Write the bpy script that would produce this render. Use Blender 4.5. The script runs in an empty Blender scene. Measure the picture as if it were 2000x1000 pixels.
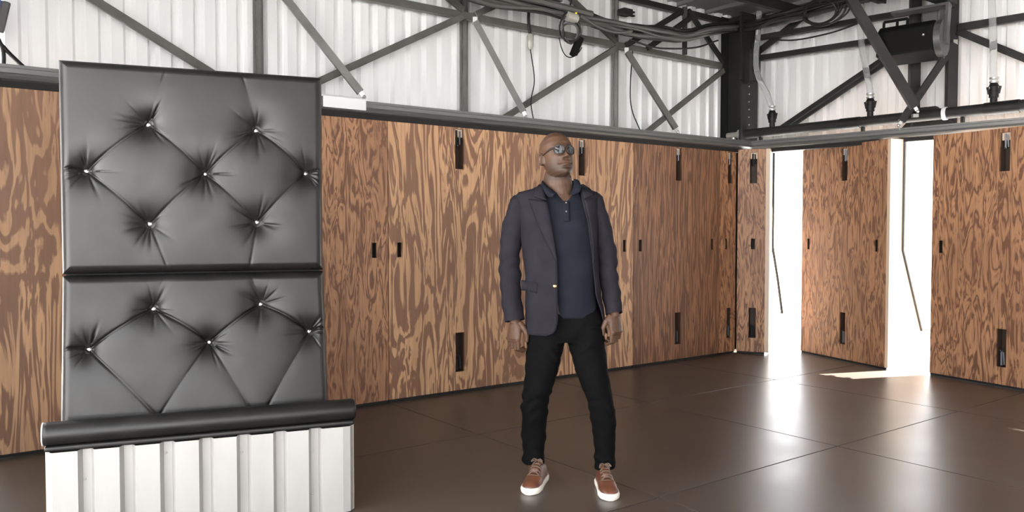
import bpy, bmesh, math, random
import numpy as np
from mathutils import Vector, Matrix, noise
random.seed(7)
C = bpy.context.scene.collection
sc = bpy.context.scene

# ------------------------------------------------------------------ camera
HC = 1.35                       # eye height
FPX = 1600.0                    # focal length in pixels of the 2000x1000 frame
TH = math.atan(54 / FPX)        # the camera looks down by this much
cam = bpy.data.cameras.new('camera'); cam_o = bpy.data.objects.new('camera', cam); C.objects.link(cam_o)
cam.sensor_width = 36; cam.lens = FPX / 2000 * 36; cam.clip_end = 400
cam_o.location = (0, 0, HC); cam_o.rotation_euler = (math.pi/2 - TH, 0, 0)
sc.camera = cam_o

# ------------------------------------------------------------------ sky, sun, exposure
vs = sc.view_settings
vs.view_transform = 'Standard'; vs.look = 'None'; vs.gamma = 1; vs.use_curve_mapping = False
vs.exposure = 0.5
sc.cycles.use_denoising = True
sc.cycles.max_bounces = 8; sc.cycles.diffuse_bounces = 5; sc.cycles.glossy_bounces = 4
sc.cycles.sample_clamp_indirect = 6
w = bpy.data.worlds.new('sky'); sc.world = w; w.use_nodes = True
bg = w.node_tree.nodes['Background']; bg.inputs[0].default_value = (0.97, 0.98, 1.0, 1); bg.inputs[1].default_value = 5.8

# wall frame: U runs along the left wall towards the corner, N points from the left wall into the room
P1 = Vector((2.418, 8.853, 0)); U = Vector((0.797, 0.603, 0)).normalized(); N = Vector((U.y, -U.x, 0)); Z = Vector((0, 0, 1))
def W(a, b, z=0): return P1 + U*a + N*b + Z*z
RO = (0.245, 0.0); RD = Vector((0.1, 0.995)).normalized()     # right wall line in (u, v)
def R(s, off=0, z=0):                                          # s metres along the right wall from the corner, off outward
    return W(RO[0] + RD.x*s + RD.y*off, RO[1] + RD.y*s - RD.x*off, z)

SUN_E = math.radians(57)
sd = (U*1.104 + N*0.443).normalized()*math.cos(SUN_E) + Z*math.sin(SUN_E)
sun = bpy.data.lights.new('sun', 'SUN'); sun.energy = 55; sun.angle = math.radians(0.6); sun.color = (1, .96, .9)
so = bpy.data.objects.new('sun', sun); C.objects.link(so); so.rotation_euler = sd.to_track_quat('Z', 'Y').to_euler(); so.location = sd*30
# daylight coming through the two open sides of the shed (sampling portals of the sky, they give no light of their own)
def portal(c, sx, sy, d):
    l = bpy.data.lights.new('portal', 'AREA'); l.shape = 'RECTANGLE'; l.size = sx; l.size_y = sy; l.cycles.is_portal = True
    o = bpy.data.objects.new('portal', l); C.objects.link(o); o.location = c
    o.rotation_euler = d.to_track_quat('-Z', 'Y').to_euler()
portal(W(-7.8, 10.3, 1.9), 3.4, 3.8, -N)
portal(W(-9.05, 5.2, 1.15), 10.0, 2.3, U)

# ------------------------------------------------------------------ materials
def mat(name, col, rough=0.5, metal=0.0, spec=0.5, build=None):
    m = bpy.data.materials.new(name); m.use_nodes = True
    nt = m.node_tree; b = nt.nodes['Principled BSDF']
    b.inputs['Base Color'].default_value = (*col, 1); b.inputs['Roughness'].default_value = rough
    b.inputs['Metallic'].default_value = metal; b.inputs['Specular IOR Level'].default_value = spec
    if build: build(nt, b)
    return m
def nn(nt, t, **k):
    n = nt.nodes.new(t)
    for a, v in k.items(): setattr(n, a, v)
    return n
def coords(nt, scale=(1, 1, 1), rnd=0.0):
    tc = nn(nt, 'ShaderNodeTexCoord'); mp = nn(nt, 'ShaderNodeMapping'); mp.inputs['Scale'].default_value = scale
    if rnd:
        oi = nn(nt, 'ShaderNodeObjectInfo'); mu = nn(nt, 'ShaderNodeMath', operation='MULTIPLY'); mu.inputs[1].default_value = rnd
        ad = nn(nt, 'ShaderNodeVectorMath', operation='ADD')
        nt.links.new(oi.outputs['Random'], mu.inputs[0]); nt.links.new(tc.outputs['Object'], ad.inputs[0]); nt.links.new(mu.outputs[0], ad.inputs[1])
        nt.links.new(ad.outputs[0], mp.inputs[0])
    else:
        nt.links.new(tc.outputs['Object'], mp.inputs[0])
    return mp.outputs[0]
def tex(nt, vec, scale, detail=3, rough=0.5, dist=0.0):
    n = nn(nt, 'ShaderNodeTexNoise'); n.inputs['Scale'].default_value = scale; n.inputs['Detail'].default_value = detail
    n.inputs['Roughness'].default_value = rough; n.inputs['Distortion'].default_value = dist
    nt.links.new(vec, n.inputs['Vector']); return n.outputs['Fac']
def ramp(nt, fac, stops):
    r = nn(nt, 'ShaderNodeValToRGB'); e = r.color_ramp.elements
    while len(e) < len(stops): e.new(0.5)
    for i, (p, c) in enumerate(stops):
        e[i].position = p; e[i].color = (*c, 1) if len(c) == 3 else c
    nt.links.new(fac, r.inputs[0]); return r.outputs[0]
def mix(nt, fac, a, b, mode='MIX'):
    m = nn(nt, 'ShaderNodeMix', data_type='RGBA', blend_type=mode)
    if isinstance(fac, (int, float)): m.inputs[0].default_value = fac
    else: nt.links.new(fac, m.inputs[0])
    for s, v in ((m.inputs[6], a), (m.inputs[7], b)):
        if isinstance(v, tuple): s.default_value = (*v, 1)
        else: nt.links.new(v, s)
    return m.outputs[2]
def bump(nt, b, h, strength=0.2, dist=0.01):
    n = nn(nt, 'ShaderNodeBump'); n.inputs['Strength'].default_value = strength; n.inputs['Distance'].default_value = dist
    nt.links.new(h, n.inputs['Height']); nt.links.new(n.outputs[0], b.inputs['Normal'])
def math_(nt, op, a, v):
    m = nn(nt, 'ShaderNodeMath', operation=op); nt.links.new(a, m.inputs[0])
    if isinstance(v, (int, float)): m.inputs[1].default_value = v
    else: nt.links.new(v, m.inputs[1])
    return m.outputs[0]

def plywood(light, dark, k=6.3, sx=6.5, sz=0.95, rough=0.5, stops=(0.36, 0.58, 0.74)):
    def f(nt, b):
        v = coords(nt, (sx, 1, sz), 37.0)
        n = tex(nt, v, 1.0, 3.6, 0.5, 1.3)
        s = math_(nt, 'MULTIPLY', n, k*2*math.pi)
        s = math_(nt, 'SINE', s, 0)
        s = math_(nt, 'MULTIPLY', s, 0.5); s = math_(nt, 'ADD', s, 0.5)
        fine = tex(nt, coords(nt, (60, 1, 3.0), 11.0), 1.0, 3, 0.6)
        f2 = math_(nt, 'MULTIPLY', fine, 0.5); s2 = math_(nt, 'ADD', s, f2); s2 = math_(nt, 'SUBTRACT', s2, 0.25)
        mid = tuple(a*0.5 + c*0.5 for a, c in zip(light, dark))
        c = ramp(nt, s2, [(stops[0], dark), (stops[1], mid), (stops[2], light)])
        big = tex(nt, coords(nt, (1.5, 1, 0.5), 5.0), 1.0, 2)
        c = mix(nt, ramp(nt, big, [(0.38, (0, 0, 0)), (0.68, (0.55, 0.55, 0.55))]), c, dark)
        c = mix(nt, ramp(nt, fine, [(0.3, (0.3, 0.3, 0.3)), (0.6, (0, 0, 0))]), c, tuple(x*0.55 for x in dark))
        nt.links.new(c, b.inputs['Base Color'])
        bump(nt, b, s2, 0.10, 0.004)
    return mat('plywood', light, rough, 0, 0.4, f)
M = {}
LT, DK = (0.52, 0.305, 0.165), (0.205, 0.105, 0.062)
M['ply'] = plywood(LT, DK)
M['ply_fine'] = plywood((0.27, 0.130, 0.065), (0.105, 0.050, 0.029), 5, 17, 1.0, 0.5, (0.25, 0.5, 0.9))
M['ply_tight'] = plywood((0.43, 0.225, 0.118), (0.145, 0.066, 0.037), 6.0, 12, 1.9, 0.5, (0.10, 0.34, 0.95))
M['ply_edge'] = mat('plywood_edge', (0.58, 0.45, 0.34), 0.55)
M['recess'] = mat('dark_recess', (0.035, 0.018, 0.011), 0.7)
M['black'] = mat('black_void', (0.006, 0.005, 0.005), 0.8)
M['latch'] = mat('latch_steel', (0.05, 0.05, 0.055), 0.35, 0.7)
def steel_f(nt, b):
    c = ramp(nt, tex(nt, coords(nt, (6, 6, 6), 9), 1, 4), [(0.3, (0.050, 0.048, 0.045)), (0.7, (0.085, 0.082, 0.076))])
    nt.links.new(c, b.inputs['Base Color'])
M['steel'] = mat('dark_painted_steel', (0.07, 0.07, 0.065), 0.45, 0.1, 0.5, steel_f)
def steel2_f(nt, b):
    c = ramp(nt, tex(nt, coords(nt, (6, 6, 6), 9), 1, 4), [(0.3, (0.010, 0.010, 0.010)), (0.7, (0.016, 0.016, 0.016))])
    nt.links.new(c, b.inputs['Base Color'])
M['steel_dark'] = mat('black_painted_steel', (0.02, 0.02, 0.02), 0.55, 0, 0.25, steel2_f)
M['rail'] = mat('rail_grey', (0.13, 0.13, 0.128), 0.36, 0.4)
M['galv'] = mat('galvanised', (0.45, 0.45, 0.44), 0.35, 0.8)
M['chrome'] = mat('nail_head', (0.75, 0.73, 0.70), 0.18, 1.0)
def clad_f(nt, b):
    c = ramp(nt, tex(nt, coords(nt, (9, 9, 0.8), 20), 1, 4), [(0.3, (0.84, 0.845, 0.85)), (0.7, (0.90, 0.90, 0.895))])
    nt.links.new(c, b.inputs['Base Color'])
M['clad'] = mat('white_sheet_metal', (0.82, 0.82, 0.82), 0.30, 0.20, 0.5, clad_f)
def base_f(nt, b):
    n = tex(nt, coords(nt, (6, 6, 1.5), 20), 1, 4)
    c = ramp(nt, n, [(0.3, (0.35, 0.338, 0.322)), (0.7, (0.41, 0.398, 0.382))])
    nt.links.new(c, b.inputs['Base Color'])
M['basemetal'] = mat('grey_white_sheet_metal', (0.57, 0.56, 0.54), 0.4, 0.15, 0.5, base_f)
def leather_f(nt, b):
    v = coords(nt, (1, 1, 1), 3)
    g = tex(nt, v, 420, 2, 0.6)
    l = tex(nt, v, 9, 3)
    nt.links.new(ramp(nt, l, [(0.3, (0.0075, 0.0071, 0.0068)), (0.75, (0.0125, 0.0117, 0.0112))]), b.inputs['Base Color'])
    nt.links.new(ramp(nt, l, [(0.3, (0.36, 0.36, 0.36)), (0.7, (0.46, 0.46, 0.46))]), b.inputs['Roughness'])
    bump(nt, b, g, 0.10, 0.002)
M['leather'] = mat('black_leather', (0.04, 0.04, 0.04), 0.4, 0, 0.38, leather_f)
M['piping'] = mat('pale_piping', (0.7, 0.7, 0.7), 0.4)
def floor_f(nt, b):
    v = coords(nt, (1, 1, 1), 50)
    n1 = tex(nt, v, 1.6, 5, 0.6)
    st = tex(nt, coords(nt, (3, 22, 1), 30), 1, 4, 0.6, 0.4)
    c = ramp(nt, n1, [(0.25, (0.052, 0.041, 0.034)), (0.75, (0.074, 0.060, 0.050))])
    sc_ = ramp(nt, st, [(0.66, (0, 0, 0)), (0.86, (0.2, 0.2, 0.2))])
    nt.links.new(c, b.inputs['Base Color'])
    r = ramp(nt, n1, [(0.2, (0.28, 0.28, 0.28)), (0.8, (0.37, 0.37, 0.37))])
    nt.links.new(r, b.inputs['Roughness'])
    bump(nt, b, tex(nt, v, 60, 3), 0.04, 0.002)
M['floor'] = mat('dark_floor_board', (0.05, 0.04, 0.03), 0.35, 0, 0.5, floor_f)
M['joint'] = mat('floor_joint', (0.16, 0.14, 0.12), 0.8)
M['deck'] = mat('roof_deck', (0.11, 0.11, 0.11), 0.5, 0.2)
M['terrace'] = mat('pale_concrete', (0.75, 0.74, 0.72), 0.8)
M['rubber'] = mat('rubber', (0.008, 0.008, 0.008), 0.55, 0, 0.3)
M['pipe'] = mat('black_pipe', (0.016, 0.016, 0.015), 0.6, 0, 0.25)
M['seal'] = mat('weather_strip', (0.05, 0.052, 0.048), 0.6)
M['cable_grey'] = mat('grey_cable', (0.05, 0.05, 0.048), 0.5)
def hose_f(nt, b):
    b.inputs['Transmission Weight'].default_value = 0.80; b.inputs['IOR'].default_value = 1.09
M['hose'] = mat('clear_hose', (0.75, 0.76, 0.76), 0.15, 0, 0.5, hose_f)
M['fitting'] = mat('grey_fitting', (0.33, 0.32, 0.29), 0.45, 0.3)
M['white'] = mat('white_plastic', (0.85, 0.85, 0.85), 0.4)
M['blue'] = mat('blue_plastic', (0.04, 0.06, 0.20), 0.45)
M['yellow'] = mat('yellow_tape', (0.55, 0.42, 0.04), 0.5)
M['speaker'] = mat('speaker_black', (0.005, 0.005, 0.005), 0.6, 0, 0.1)
M['speaker_side'] = mat('bracket_grey', (0.05, 0.05, 0.052), 0.45)
# person
def cloth(name, a, b2, scale=300, rough=0.85):
    def f(nt, b):
        v = coords(nt)
        nt.links.new(ramp(nt, tex(nt, v, 14, 3), [(0.3, a), (0.7, b2)]), b.inputs['Base Color'])
        bump(nt, b, tex(nt, v, scale, 2), 0.15, 0.002)
    return mat(name, a, rough, 0, 0.08, f)
M['blazer'] = cloth('navy_charcoal_wool', (0.0135, 0.0125, 0.0165), (0.018, 0.0165, 0.0215))
M['polo'] = cloth('navy_knit', (0.0092, 0.0104, 0.0160), (0.0125, 0.0138, 0.0205))
M['trouser'] = cloth('black_denim', (0.0018, 0.0018, 0.0020), (0.003, 0.003, 0.0032))
def skin_f(nt, b):
    n = tex(nt, coords(nt), 45, 4)
    nt.links.new(ramp(nt, n, [(0.3, (0.058, 0.029, 0.017)), (0.7, (0.082, 0.042, 0.025))]), b.inputs['Base Color'])
    a_ = nn(nt, 'ShaderNodeAttribute', attribute_name='stubble_jaw_shade'); c0 = b.inputs['Base Color'].links[0].from_socket
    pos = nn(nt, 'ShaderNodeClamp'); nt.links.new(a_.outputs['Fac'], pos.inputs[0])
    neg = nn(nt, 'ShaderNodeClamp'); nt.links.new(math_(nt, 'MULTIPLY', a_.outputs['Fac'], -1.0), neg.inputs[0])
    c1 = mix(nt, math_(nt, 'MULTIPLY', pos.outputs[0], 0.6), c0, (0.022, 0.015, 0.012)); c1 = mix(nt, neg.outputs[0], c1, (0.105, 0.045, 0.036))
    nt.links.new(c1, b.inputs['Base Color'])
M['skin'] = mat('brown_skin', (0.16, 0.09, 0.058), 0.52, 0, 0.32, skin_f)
M['lip'] = mat('lip', (0.17, 0.075, 0.06), 0.45)
M['gold'] = mat('brass_button', (0.80, 0.58, 0.22), 0.25, 1.0)
M['dkbutton'] = mat('dark_button', (0.10, 0.09, 0.085), 0.4)
M['frame'] = mat('tortoise_frame', (0.022, 0.014, 0.010), 0.35, 0, 0.3)
M['lens'] = mat('mirror_lens', (0.50, 0.50, 0.56), 0.03, 1.0)
def shoe_f(nt, b):
    nt.links.new(ramp(nt, tex(nt, coords(nt), 16, 4), [(0.3, (0.075, 0.027, 0.016)), (0.7, (0.155, 0.057, 0.029))]), b.inputs['Base Color'])
M['shoe'] = mat('tan_leather', (0.26, 0.1, 0.05), 0.4, 0, 0.5, shoe_f)
M['lace'] = mat('brown_lace', (0.11, 0.075, 0.052), 0.8)
M['sole'] = mat('cream_rubber', (0.80, 0.75, 0.66), 0.55)

# ------------------------------------------------------------------ mesh helpers
class MB:
    def __init__(s): s.v = []; s.f = []
    def add(s, vs, fs):
        o = len(s.v); s.v += [tuple(v) for v in vs]; s.f += [tuple(i+o for i in f) for f in fs]
    def box(s, x0, x1, y0, y1, z0, z1):
        s.add([(x0,y0,z0),(x1,y0,z0),(x1,y1,z0),(x0,y1,z0),(x0,y0,z1),(x1,y0,z1),(x1,y1,z1),(x0,y1,z1)],
              [(3,2,1,0),(4,5,6,7),(0,1,5,4),(1,2,6,5),(2,3,7,6),(3,0,4,7)])
    def bar(s, a, b, wx, wy, up=(0, 0, 1)):
        a, b = Vector(a), Vector(b); d = (b-a).normalized(); up = Vector(up)
        if abs(d.dot(up)) > 0.99: up = Vector((U.x, U.y, 0))
        x = d.cross(up).normalized(); y = x.cross(d).normalized()
        p = []
        for q in (a, b):
            for sx, sy in ((-1,-1),(1,-1),(1,1),(-1,1)): p.append(q + x*sx*wx/2 + y*sy*wy/2)
        s.add(p, [(3,2,1,0),(4,5,6,7),(0,1,5,4),(1,2,6,5),(2,3,7,6),(3,0,4,7)])
    def tube(s, pts, r, n=10, cap=True):
        pts = [Vector(p) for p in pts]; rs = r if isinstance(r, (list, tuple)) else [r]*len(pts)
        rings = []; prev = None
        for i, p in enumerate(pts):
            d = (pts[min(i+1, len(pts)-1)] - pts[max(i-1, 0)]).normalized()
            if prev is None:
                ref = Vector((0, 0, 1)) if abs(d.z) < 0.9 else Vector((1, 0, 0)); x = d.cross(ref).normalized()
            else: x = (prev - d*prev.dot(d)).normalized()
            prev = x; y = d.cross(x)
            rings.append([p + (x*math.cos(2*math.pi*k/n) + y*math.sin(2*math.pi*k/n))*rs[i] for k in range(n)])
        s.loft(rings, cap)
    def loft(s, rings, cap=True, closed=True):
        n = len(rings[0]); o = len(s.v)
        for r in rings: s.v += [tuple(p) for p in r]
        for i in range(len(rings)-1):
            for k in range(n if closed else n-1):
                k2 = (k+1) % n
                s.f.append((o+i*n+k, o+i*n+k2, o+(i+1)*n+k2, o+(i+1)*n+k))
        if cap and closed:
            s.f.append(tuple(o+k for k in reversed(range(n)))); s.f.append(tuple(o+(len(rings)-1)*n+k for k in range(n)))
    def ball(s, c, r, n=12, m=8, rot=None):
        c = Vector(c); r = (r, r, r) if isinstance(r, (int, float)) else r
        rings = []
        for i in range(m+1):
            t = math.pi*(i+0.02*(i == 0)-0.02*(i == m))/m
            ring = []
            for k in range(n):
                a = 2*math.pi*k/n
                q = Vector((r[0]*math.sin(t)*math.cos(a), r[1]*math.sin(t)*math.sin(a), -r[2]*math.cos(t)))
                if rot: q = rot @ q
                ring.append(c + q)
            rings.append(ring)
        s.loft(rings)
    def mesh(s, name):
        me = bpy.data.meshes.new(name); me.from_pydata(s.v, [], s.f); me.update(); return me
def smooth_by_angle(me, ang=40):
    bm = bmesh.new(); bm.from_mesh(me); bmesh.ops.recalc_face_normals(bm, faces=bm.faces)
    for f in bm.faces: f.smooth = True
    for e in bm.edges:
        if len(e.link_faces) == 2 and e.calc_face_angle(0) > math.radians(ang): e.smooth = False
    bm.to_mesh(me); bm.free()
def obj(name, mb, m, parent=None, smooth=False, loc=None, recalc=True):
    me = mb.mesh(name) if isinstance(mb, MB) else mb
    if m is not None:
        me.materials.clear(); me.materials.append(m)
    if smooth: smooth_by_angle(me, 40 if smooth is True else smooth)
    elif recalc and isinstance(mb, MB):
        bm = bmesh.new(); bm.from_mesh(me); bmesh.ops.recalc_face_normals(bm, faces=bm.faces); bm.to_mesh(me); bm.free()
    o = bpy.data.objects.new(name, me); C.objects.link(o)
    if parent is not None: o.parent = parent
    if loc is not None: o.location = loc
    return o
def tag(o, label=None, cat=None, group=None, kind=None):
    if label: o['label'] = label
    if cat: o['category'] = cat
    if group: o['group'] = group
    if kind: o['kind'] = kind
    return o
def empty(name, loc, rz=0.0):
    o = bpy.data.objects.new(name, None); C.objects.link(o); o.location = loc; o.rotation_euler = (0, 0, rz); o.empty_display_size = 0.1
    return o
def struct(name, loc=(0, 0, 0), rz=0.0):
    o = empty(name, loc, rz); o['kind'] = 'structure'; return o
def bevel(o, wdt, seg=2):
    m = o.modifiers.new('bevel', 'BEVEL'); m.width = wdt; m.segments = seg; m.limit_method = 'ANGLE'; return o
ANG_U = math.atan2(U.y, U.x)                    # local x along the left wall
RV = (R(1) - R(0)).normalized(); ANG_R = math.atan2(RV.y, RV.x)
def cat_rom(pts, n=8):
    pts = [Vector(p) for p in pts]; out = []
    P = [pts[0]*2 - pts[1]] + pts + [pts[-1]*2 - pts[-2]]
    for i in range(1, len(P)-2):
        for k in range(n):
            t = k/n; a, b, c, d = P[i-1], P[i], P[i+1], P[i+2]
            out.append(0.5*((2*b) + (c-a)*t + (2*a-5*b+4*c-d)*t*t + (3*b-a-3*c+d)*t**3))
    out.append(pts[-1]); return out

# ------------------------------------------------------------------ floor
fl = struct('floor', W(0, 0, 0), ANG_U)          # local x = u, local y = -v
mb = MB(); mb.box(-9.2, 0.9, -10.4, 0.75, -0.06, -0.012); obj('floor_bed', mb, M['joint'], fl)
US = [-9.2, -7.38, -5.80, -4.23, -2.62, -1.02, 0.62]; VS = [-0.55, 1.22, 2.80, 4.38, 5.96, 7.54, 9.12, 10.4]
g = 0.0035
for i in range(len(US)-1):
    for j in range(len(VS)-1):
        cx, cy = (US[i]+US[i+1])/2, -(VS[j]+VS[j+1])/2
        hx, hy = (US[i+1]-US[i])/2 - g, (VS[j+1]-VS[j])/2 - g
        mb = MB(); mb.box(-hx, hx, -hy, hy, -0.012, 0)
        bevel(obj('floor_board', mb, M['floor'], fl, loc=(cx, cy, 0)), 0.002, 1)
mb = MB(); mb.box(-60, 60, -60, 60, -0.2, -0.07)
tag(obj('ground', mb, M['terrace']), kind='structure')

# ------------------------------------------------------------------ cladding
PIT = 0.153
def profile(n):                                  # one sheet of n ribs: list of (x, y)
    p = []
    for i in range(n):
        x = i*PIT
        p += [(x, 0), (x+0.072, 0), (x+0.094, 0.042), (x+0.131, 0.042)]
    p.append((n*PIT, 0)); return p
def sheet_mesh(n, z0, z1, th=0.004):
    p = profile(n); q = MB()
    q.loft([[(x, y, z0) for x, y in p] + [(x, y+th, z0) for x, y in reversed(p)],
            [(x, y, z1) for x, y in p] + [(x, y+th, z1) for x, y in reversed(p)]], cap=True)
    me = q.mesh('cladding_sheet')
    bm = bmesh.new(); bm.from_mesh(me); bmesh.ops.triangulate(bm, faces=[f for f in bm.faces if len(f.verts) > 4]); bmesh.ops.recalc_face_normals(bm, faces=bm.faces); bm.to_mesh(me); bm.free()
    me.materials.append(M['clad']); return me
ZR = 3.74
wl = struct('wall_left', W(0, -0.42, 0), ANG_U)  # local x = u, local y outward
sm = sheet_mesh(6, 0.0, ZR + .12)
x = 0.66 - 6*PIT
while x > -7.4:
    o = bpy.data.objects.new('cladding_sheet', sm); C.objects.link(o); o.parent = wl; o.location = (x, random.uniform(0, .003), 0); x -= 6*PIT
wr = struct('wall_right', R(0, 0.45, 0), ANG_R)
smr = sheet_mesh(6, 2.22, ZR + .12)
x = -0.40
while x < 9.0:
    o = bpy.data.objects.new('cladding_sheet', smr); C.objects.link(o); o.parent = wr; o.location = (x, random.uniform(0, .003), 0); x += 6*PIT
# unseen walls and boarding, added to limit where daylight enters
wb = struct('wall_back_blocker', W(0.7, 10.45, 0), ANG_U + math.pi)  # added out of view, keeps frontal light off so it comes from the left
smb = sheet_mesh(6, 0.0, ZR + .12)
for i in range(8):
    o = bpy.data.objects.new('cladding_sheet', smb); C.objects.link(o); o.parent = wb; o.location = (i*6*PIT, 0, 0)
ws = struct('wall_side_blocker', W(-7.34, 1.35, 0), ANG_U + math.pi/2)  # added unseen return, shades the far left shutter
sms = sheet_mesh(6, 0.0, ZR + .12)
for i in range(2):
    o = bpy.data.objects.new('cladding_sheet', sms); C.objects.link(o); o.parent = ws; o.location = (i*6*PIT, 0, 0)
wo = struct('wall_side_blocker', W(-9.1, 10.4, 0), ANG_U + math.pi/2)  # added unseen upper cladding, dims the upper part of the right wall
smo = sheet_mesh(6, 2.3, ZR + .12)
for i in range(10):
    o = bpy.data.objects.new('cladding_sheet', smo); C.objects.link(o); o.parent = wo; o.location = (-(i+1)*6*PIT, 0, 0)
mb = MB(); mb.box(3.42, 10.2, -0.43, -0.36, 0, 2.25); obj('blocker_boarding', mb, M['ply_fine'], wr)  # unseen boarding in place of further shutters, blocks the sun there

# ------------------------------------------------------------------ steel frame of both walls (pieces of the walls)
def member(name, wall, a, b, wx, wy, m=None, up=(0, 0, 1)):
    mb = MB(); a = wall.matrix_basis.inverted() @ Vector(a); b = wall.matrix_basis.inverted() @ Vector(b)
    mb.bar(a, b, wx, wy, up); return bevel(obj(name, mb, m or M['steel'], wall), 0.004, 1)
for o in (wl, wr): o.matrix_basis = Matrix.Translation(o.location) @ Matrix.Rotation(o.rotation_euler.z, 4, 'Z')
VC = -0.345
COL = [-6.90, -5.078, -3.258, -1.435]
for u in COL:
    member('steel_column', wl, W(u, VC-.03, 0), W(u, VC-.03, ZR), 0.040, 0.035)
    member('steel_angle', wl, W(u-0.036, VC-.045, 2.0), W(u-0.036, VC-.045, ZR), 0.022, 0.012)
member('steel_girt', wl, W(-7.3, VC, 3.205), W(0.15, VC, 3.165), 0.06, 0.062)
member('steel_girt', wl, W(-7.3, VC, 3.66), W(0.15, VC, 3.66), 0.06, 0.06, M['steel_dark'])
member('steel_girt', wl, W(-7.3, VC, 2.24), W(0.15, VC, 2.24), 0.06, 0.06)
def lbrace(u0, z0, u1, z1, t=0.055, v=-0.31, m=None): member('steel_brace', wl, W(u0, v, z0), W(u1, v, z1), 0.035, t, m)
lbrace(-3.32, 3.17, -5.03, 2.27)
lbrace(-1.50, 3.14, -3.0, 2.27)
lbrace(0.16, 3.11, -1.17, 2.27)
lbrace(-6.85, 3.17, -5.12, 2.27)
# upper bracing between girt and roof
lbrace(-3.20, 3.20, -2.35, 3.66)
lbrace(-1.50, 3.20, -2.35, 3.66)
lbrace(-1.37, 3.18, -0.52, 3.66, m=M['steel_dark'])
lbrace(-1.10, 3.18, -0.46, 3.58, v=-0.27, m=M['steel_dark'])
lbrace(0.16, 3.20, -0.44, 3.68, m=M['steel_dark'])
member('steel_post', wl, W(-0.50, -0.30, 3.2), W(-0.50, -0.30, 3.7), 0.05, 0.05, M['steel_dark'])
lbrace(-5.02, 3.22, -4.17, 3.66); lbrace(-3.32, 3.22, -4.17, 3.66)
# clamp on the second column
mb = MB(); mb.box(-.06, .06, -.05, .05, -.03, .03); mb.box(.03, .11, -.03, .0, .005, .02); mb.box(.03, .11, -.03, .0, -.03, -.015)
obj('pipe_clamp', mb, M['steel_dark'], wl, loc=wl.matrix_basis.inverted() @ W(-1.40, -0.29, 3.50))
# corner column: wide flange section
cc = MB(); cx, cy = 0.40, 0.17
for (x0, x1, y0, y1) in ((-.15, .15, -.15, -.125), (-.15, .15, .125, .15), (-.02, .02, -.13, .13)): cc.box(cx+x0, cx+x1, cy-.18+y0, cy-.18+y1, 0, ZR)
obj('corner_column', cc, M['steel_dark'], wl, loc=(0, -0.12, 0))
bm_ = MB()
for k in range(7): bm_.ball((cx-0.02+0.004*(k % 2), -0.29, 2.42+k*0.085), 0.008, 6, 4)
obj('bolt_row', bm_, M['fitting'], wl)
mb = MB(); mb.box(cx-.17, cx+.17, -.30, -.27, 3.0, 3.35); mb.box(cx-.11, cx-.05, -.36, -.29, 2.95, 3.3); mb.box(cx+.02, cx+.10, -.34, -.29, 3.1, 3.42)
obj('gusset_plate', mb, M['steel_dark'], wl)

OFC = 0.34
for s, wd in ((1.58, .10), (1.92, .085), (5.6, .1), (7.4, .1)): member('steel_column', wr, R(s, OFC, 0 if s > 3 else 2.2), R(s, OFC, ZR), wd, 0.09, M['steel_dark'])
member('steel_girt', wr, R(-0.2, OFC-.02, 3.265), R(1.6, OFC-.02, 3.235), 0.06, 0.06, M['steel_dark'])
member('steel_girt', wr, R(1.98, OFC-.02, 3.235), R(9, OFC-.02, 3.2), 0.06, 0.065, M['steel_dark'])
member('steel_girt', wr, R(-0.2, OFC-.05, 3.485), R(1.95, OFC-.05, 3.45), 0.07, 0.055, M['steel_dark'])
member('steel_girt', wr, R(-0.2, OFC-.02, 2.24), R(9, OFC-.02, 2.24), 0.06, 0.06, M['steel_dark'])
member('steel_girt', wr, R(-0.2, OFC, 3.69), R(9, OFC, 3.69), 0.07, 0.07, M['steel_dark'])
member('steel_brace', wr, R(0.12, OFC-.03, 2.42), R(1.55, OFC-.03, 3.18), 0.03, 0.055, M['steel_dark'])
member('steel_brace', wr, R(0.16, OFC-.01, 2.40), R(1.55, OFC-.01, 3.14), 0.02, 0.055, M['steel_dark'])
member('steel_brace', wr, R(-0.24, OFC-.03, 3.26), R(0.42, OFC-.03, 3.62), 0.03, 0.07, M['steel_dark'])
member('steel_brace', wr, R(1.98, OFC-.03, 3.20), R(3.3, OFC-.03, 2.4), 0.03, 0.065, M['steel_dark'])
mb = MB(); q = wr.matrix_basis.inverted() @ R(1.75, OFC-.02, 2.36)
mb.add([q+Vector(p) for p in ((-.26,-.03,-.10),(.26,-.03,-.10),(.20,-.03,.02),(.05,-.03,.16),(-.10,-.03,.16),(-.26,-.03,-.02),
                              (-.26,.03,-.10),(.26,.03,-.10),(.20,.03,.02),(.05,.03,.16),(-.10,.03,.16),(-.26,.03,-.02))],
       [(0,1,2,3,4,5),(11,10,9,8,7,6)] + [(i, (i+1) % 6, (i+1) % 6+6, i+6) for i in range(6)])
obj('gusset_plate', mb, M['steel_dark'], wr)

# ------------------------------------------------------------------ roof
ce = struct('ceiling', W(0, 0, ZR), ANG_U)
k = 0
for u in np.arange(-9.0, 1.0, 0.5):
    mb = MB(); mb.box(-0.248, 0.248, -10.6, 0.55, 0.035, 0.05); mb.box(-0.248, -0.20, -10.6, 0.55, 0.0, 0.036)
    obj('roof_sheet', mb, M['deck'], ce, loc=(float(u)+.25, 0, 0))
for v in (0.35, 1.15, 1.95, 3.2, 4.6, 6.0, 7.4, 8.8):
    mb = MB(); mb.box(-9, 0.9, -.03, .03, -.10, 0.0); obj('roof_purlin', mb, M['steel_dark'], ce, loc=(0, -v, 0))
mb = MB(); mb.box(-9, 0.62, -.06, .06, -.30, -.26); mb.box(-9, .62, -.06, .06, -.10, -.06); mb.box(-9, .62, -.012, .012, -.28, -.08)
obj('roof_beam', mb, M['steel_dark'], ce, loc=(0, -1.93, -0.02))

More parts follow.
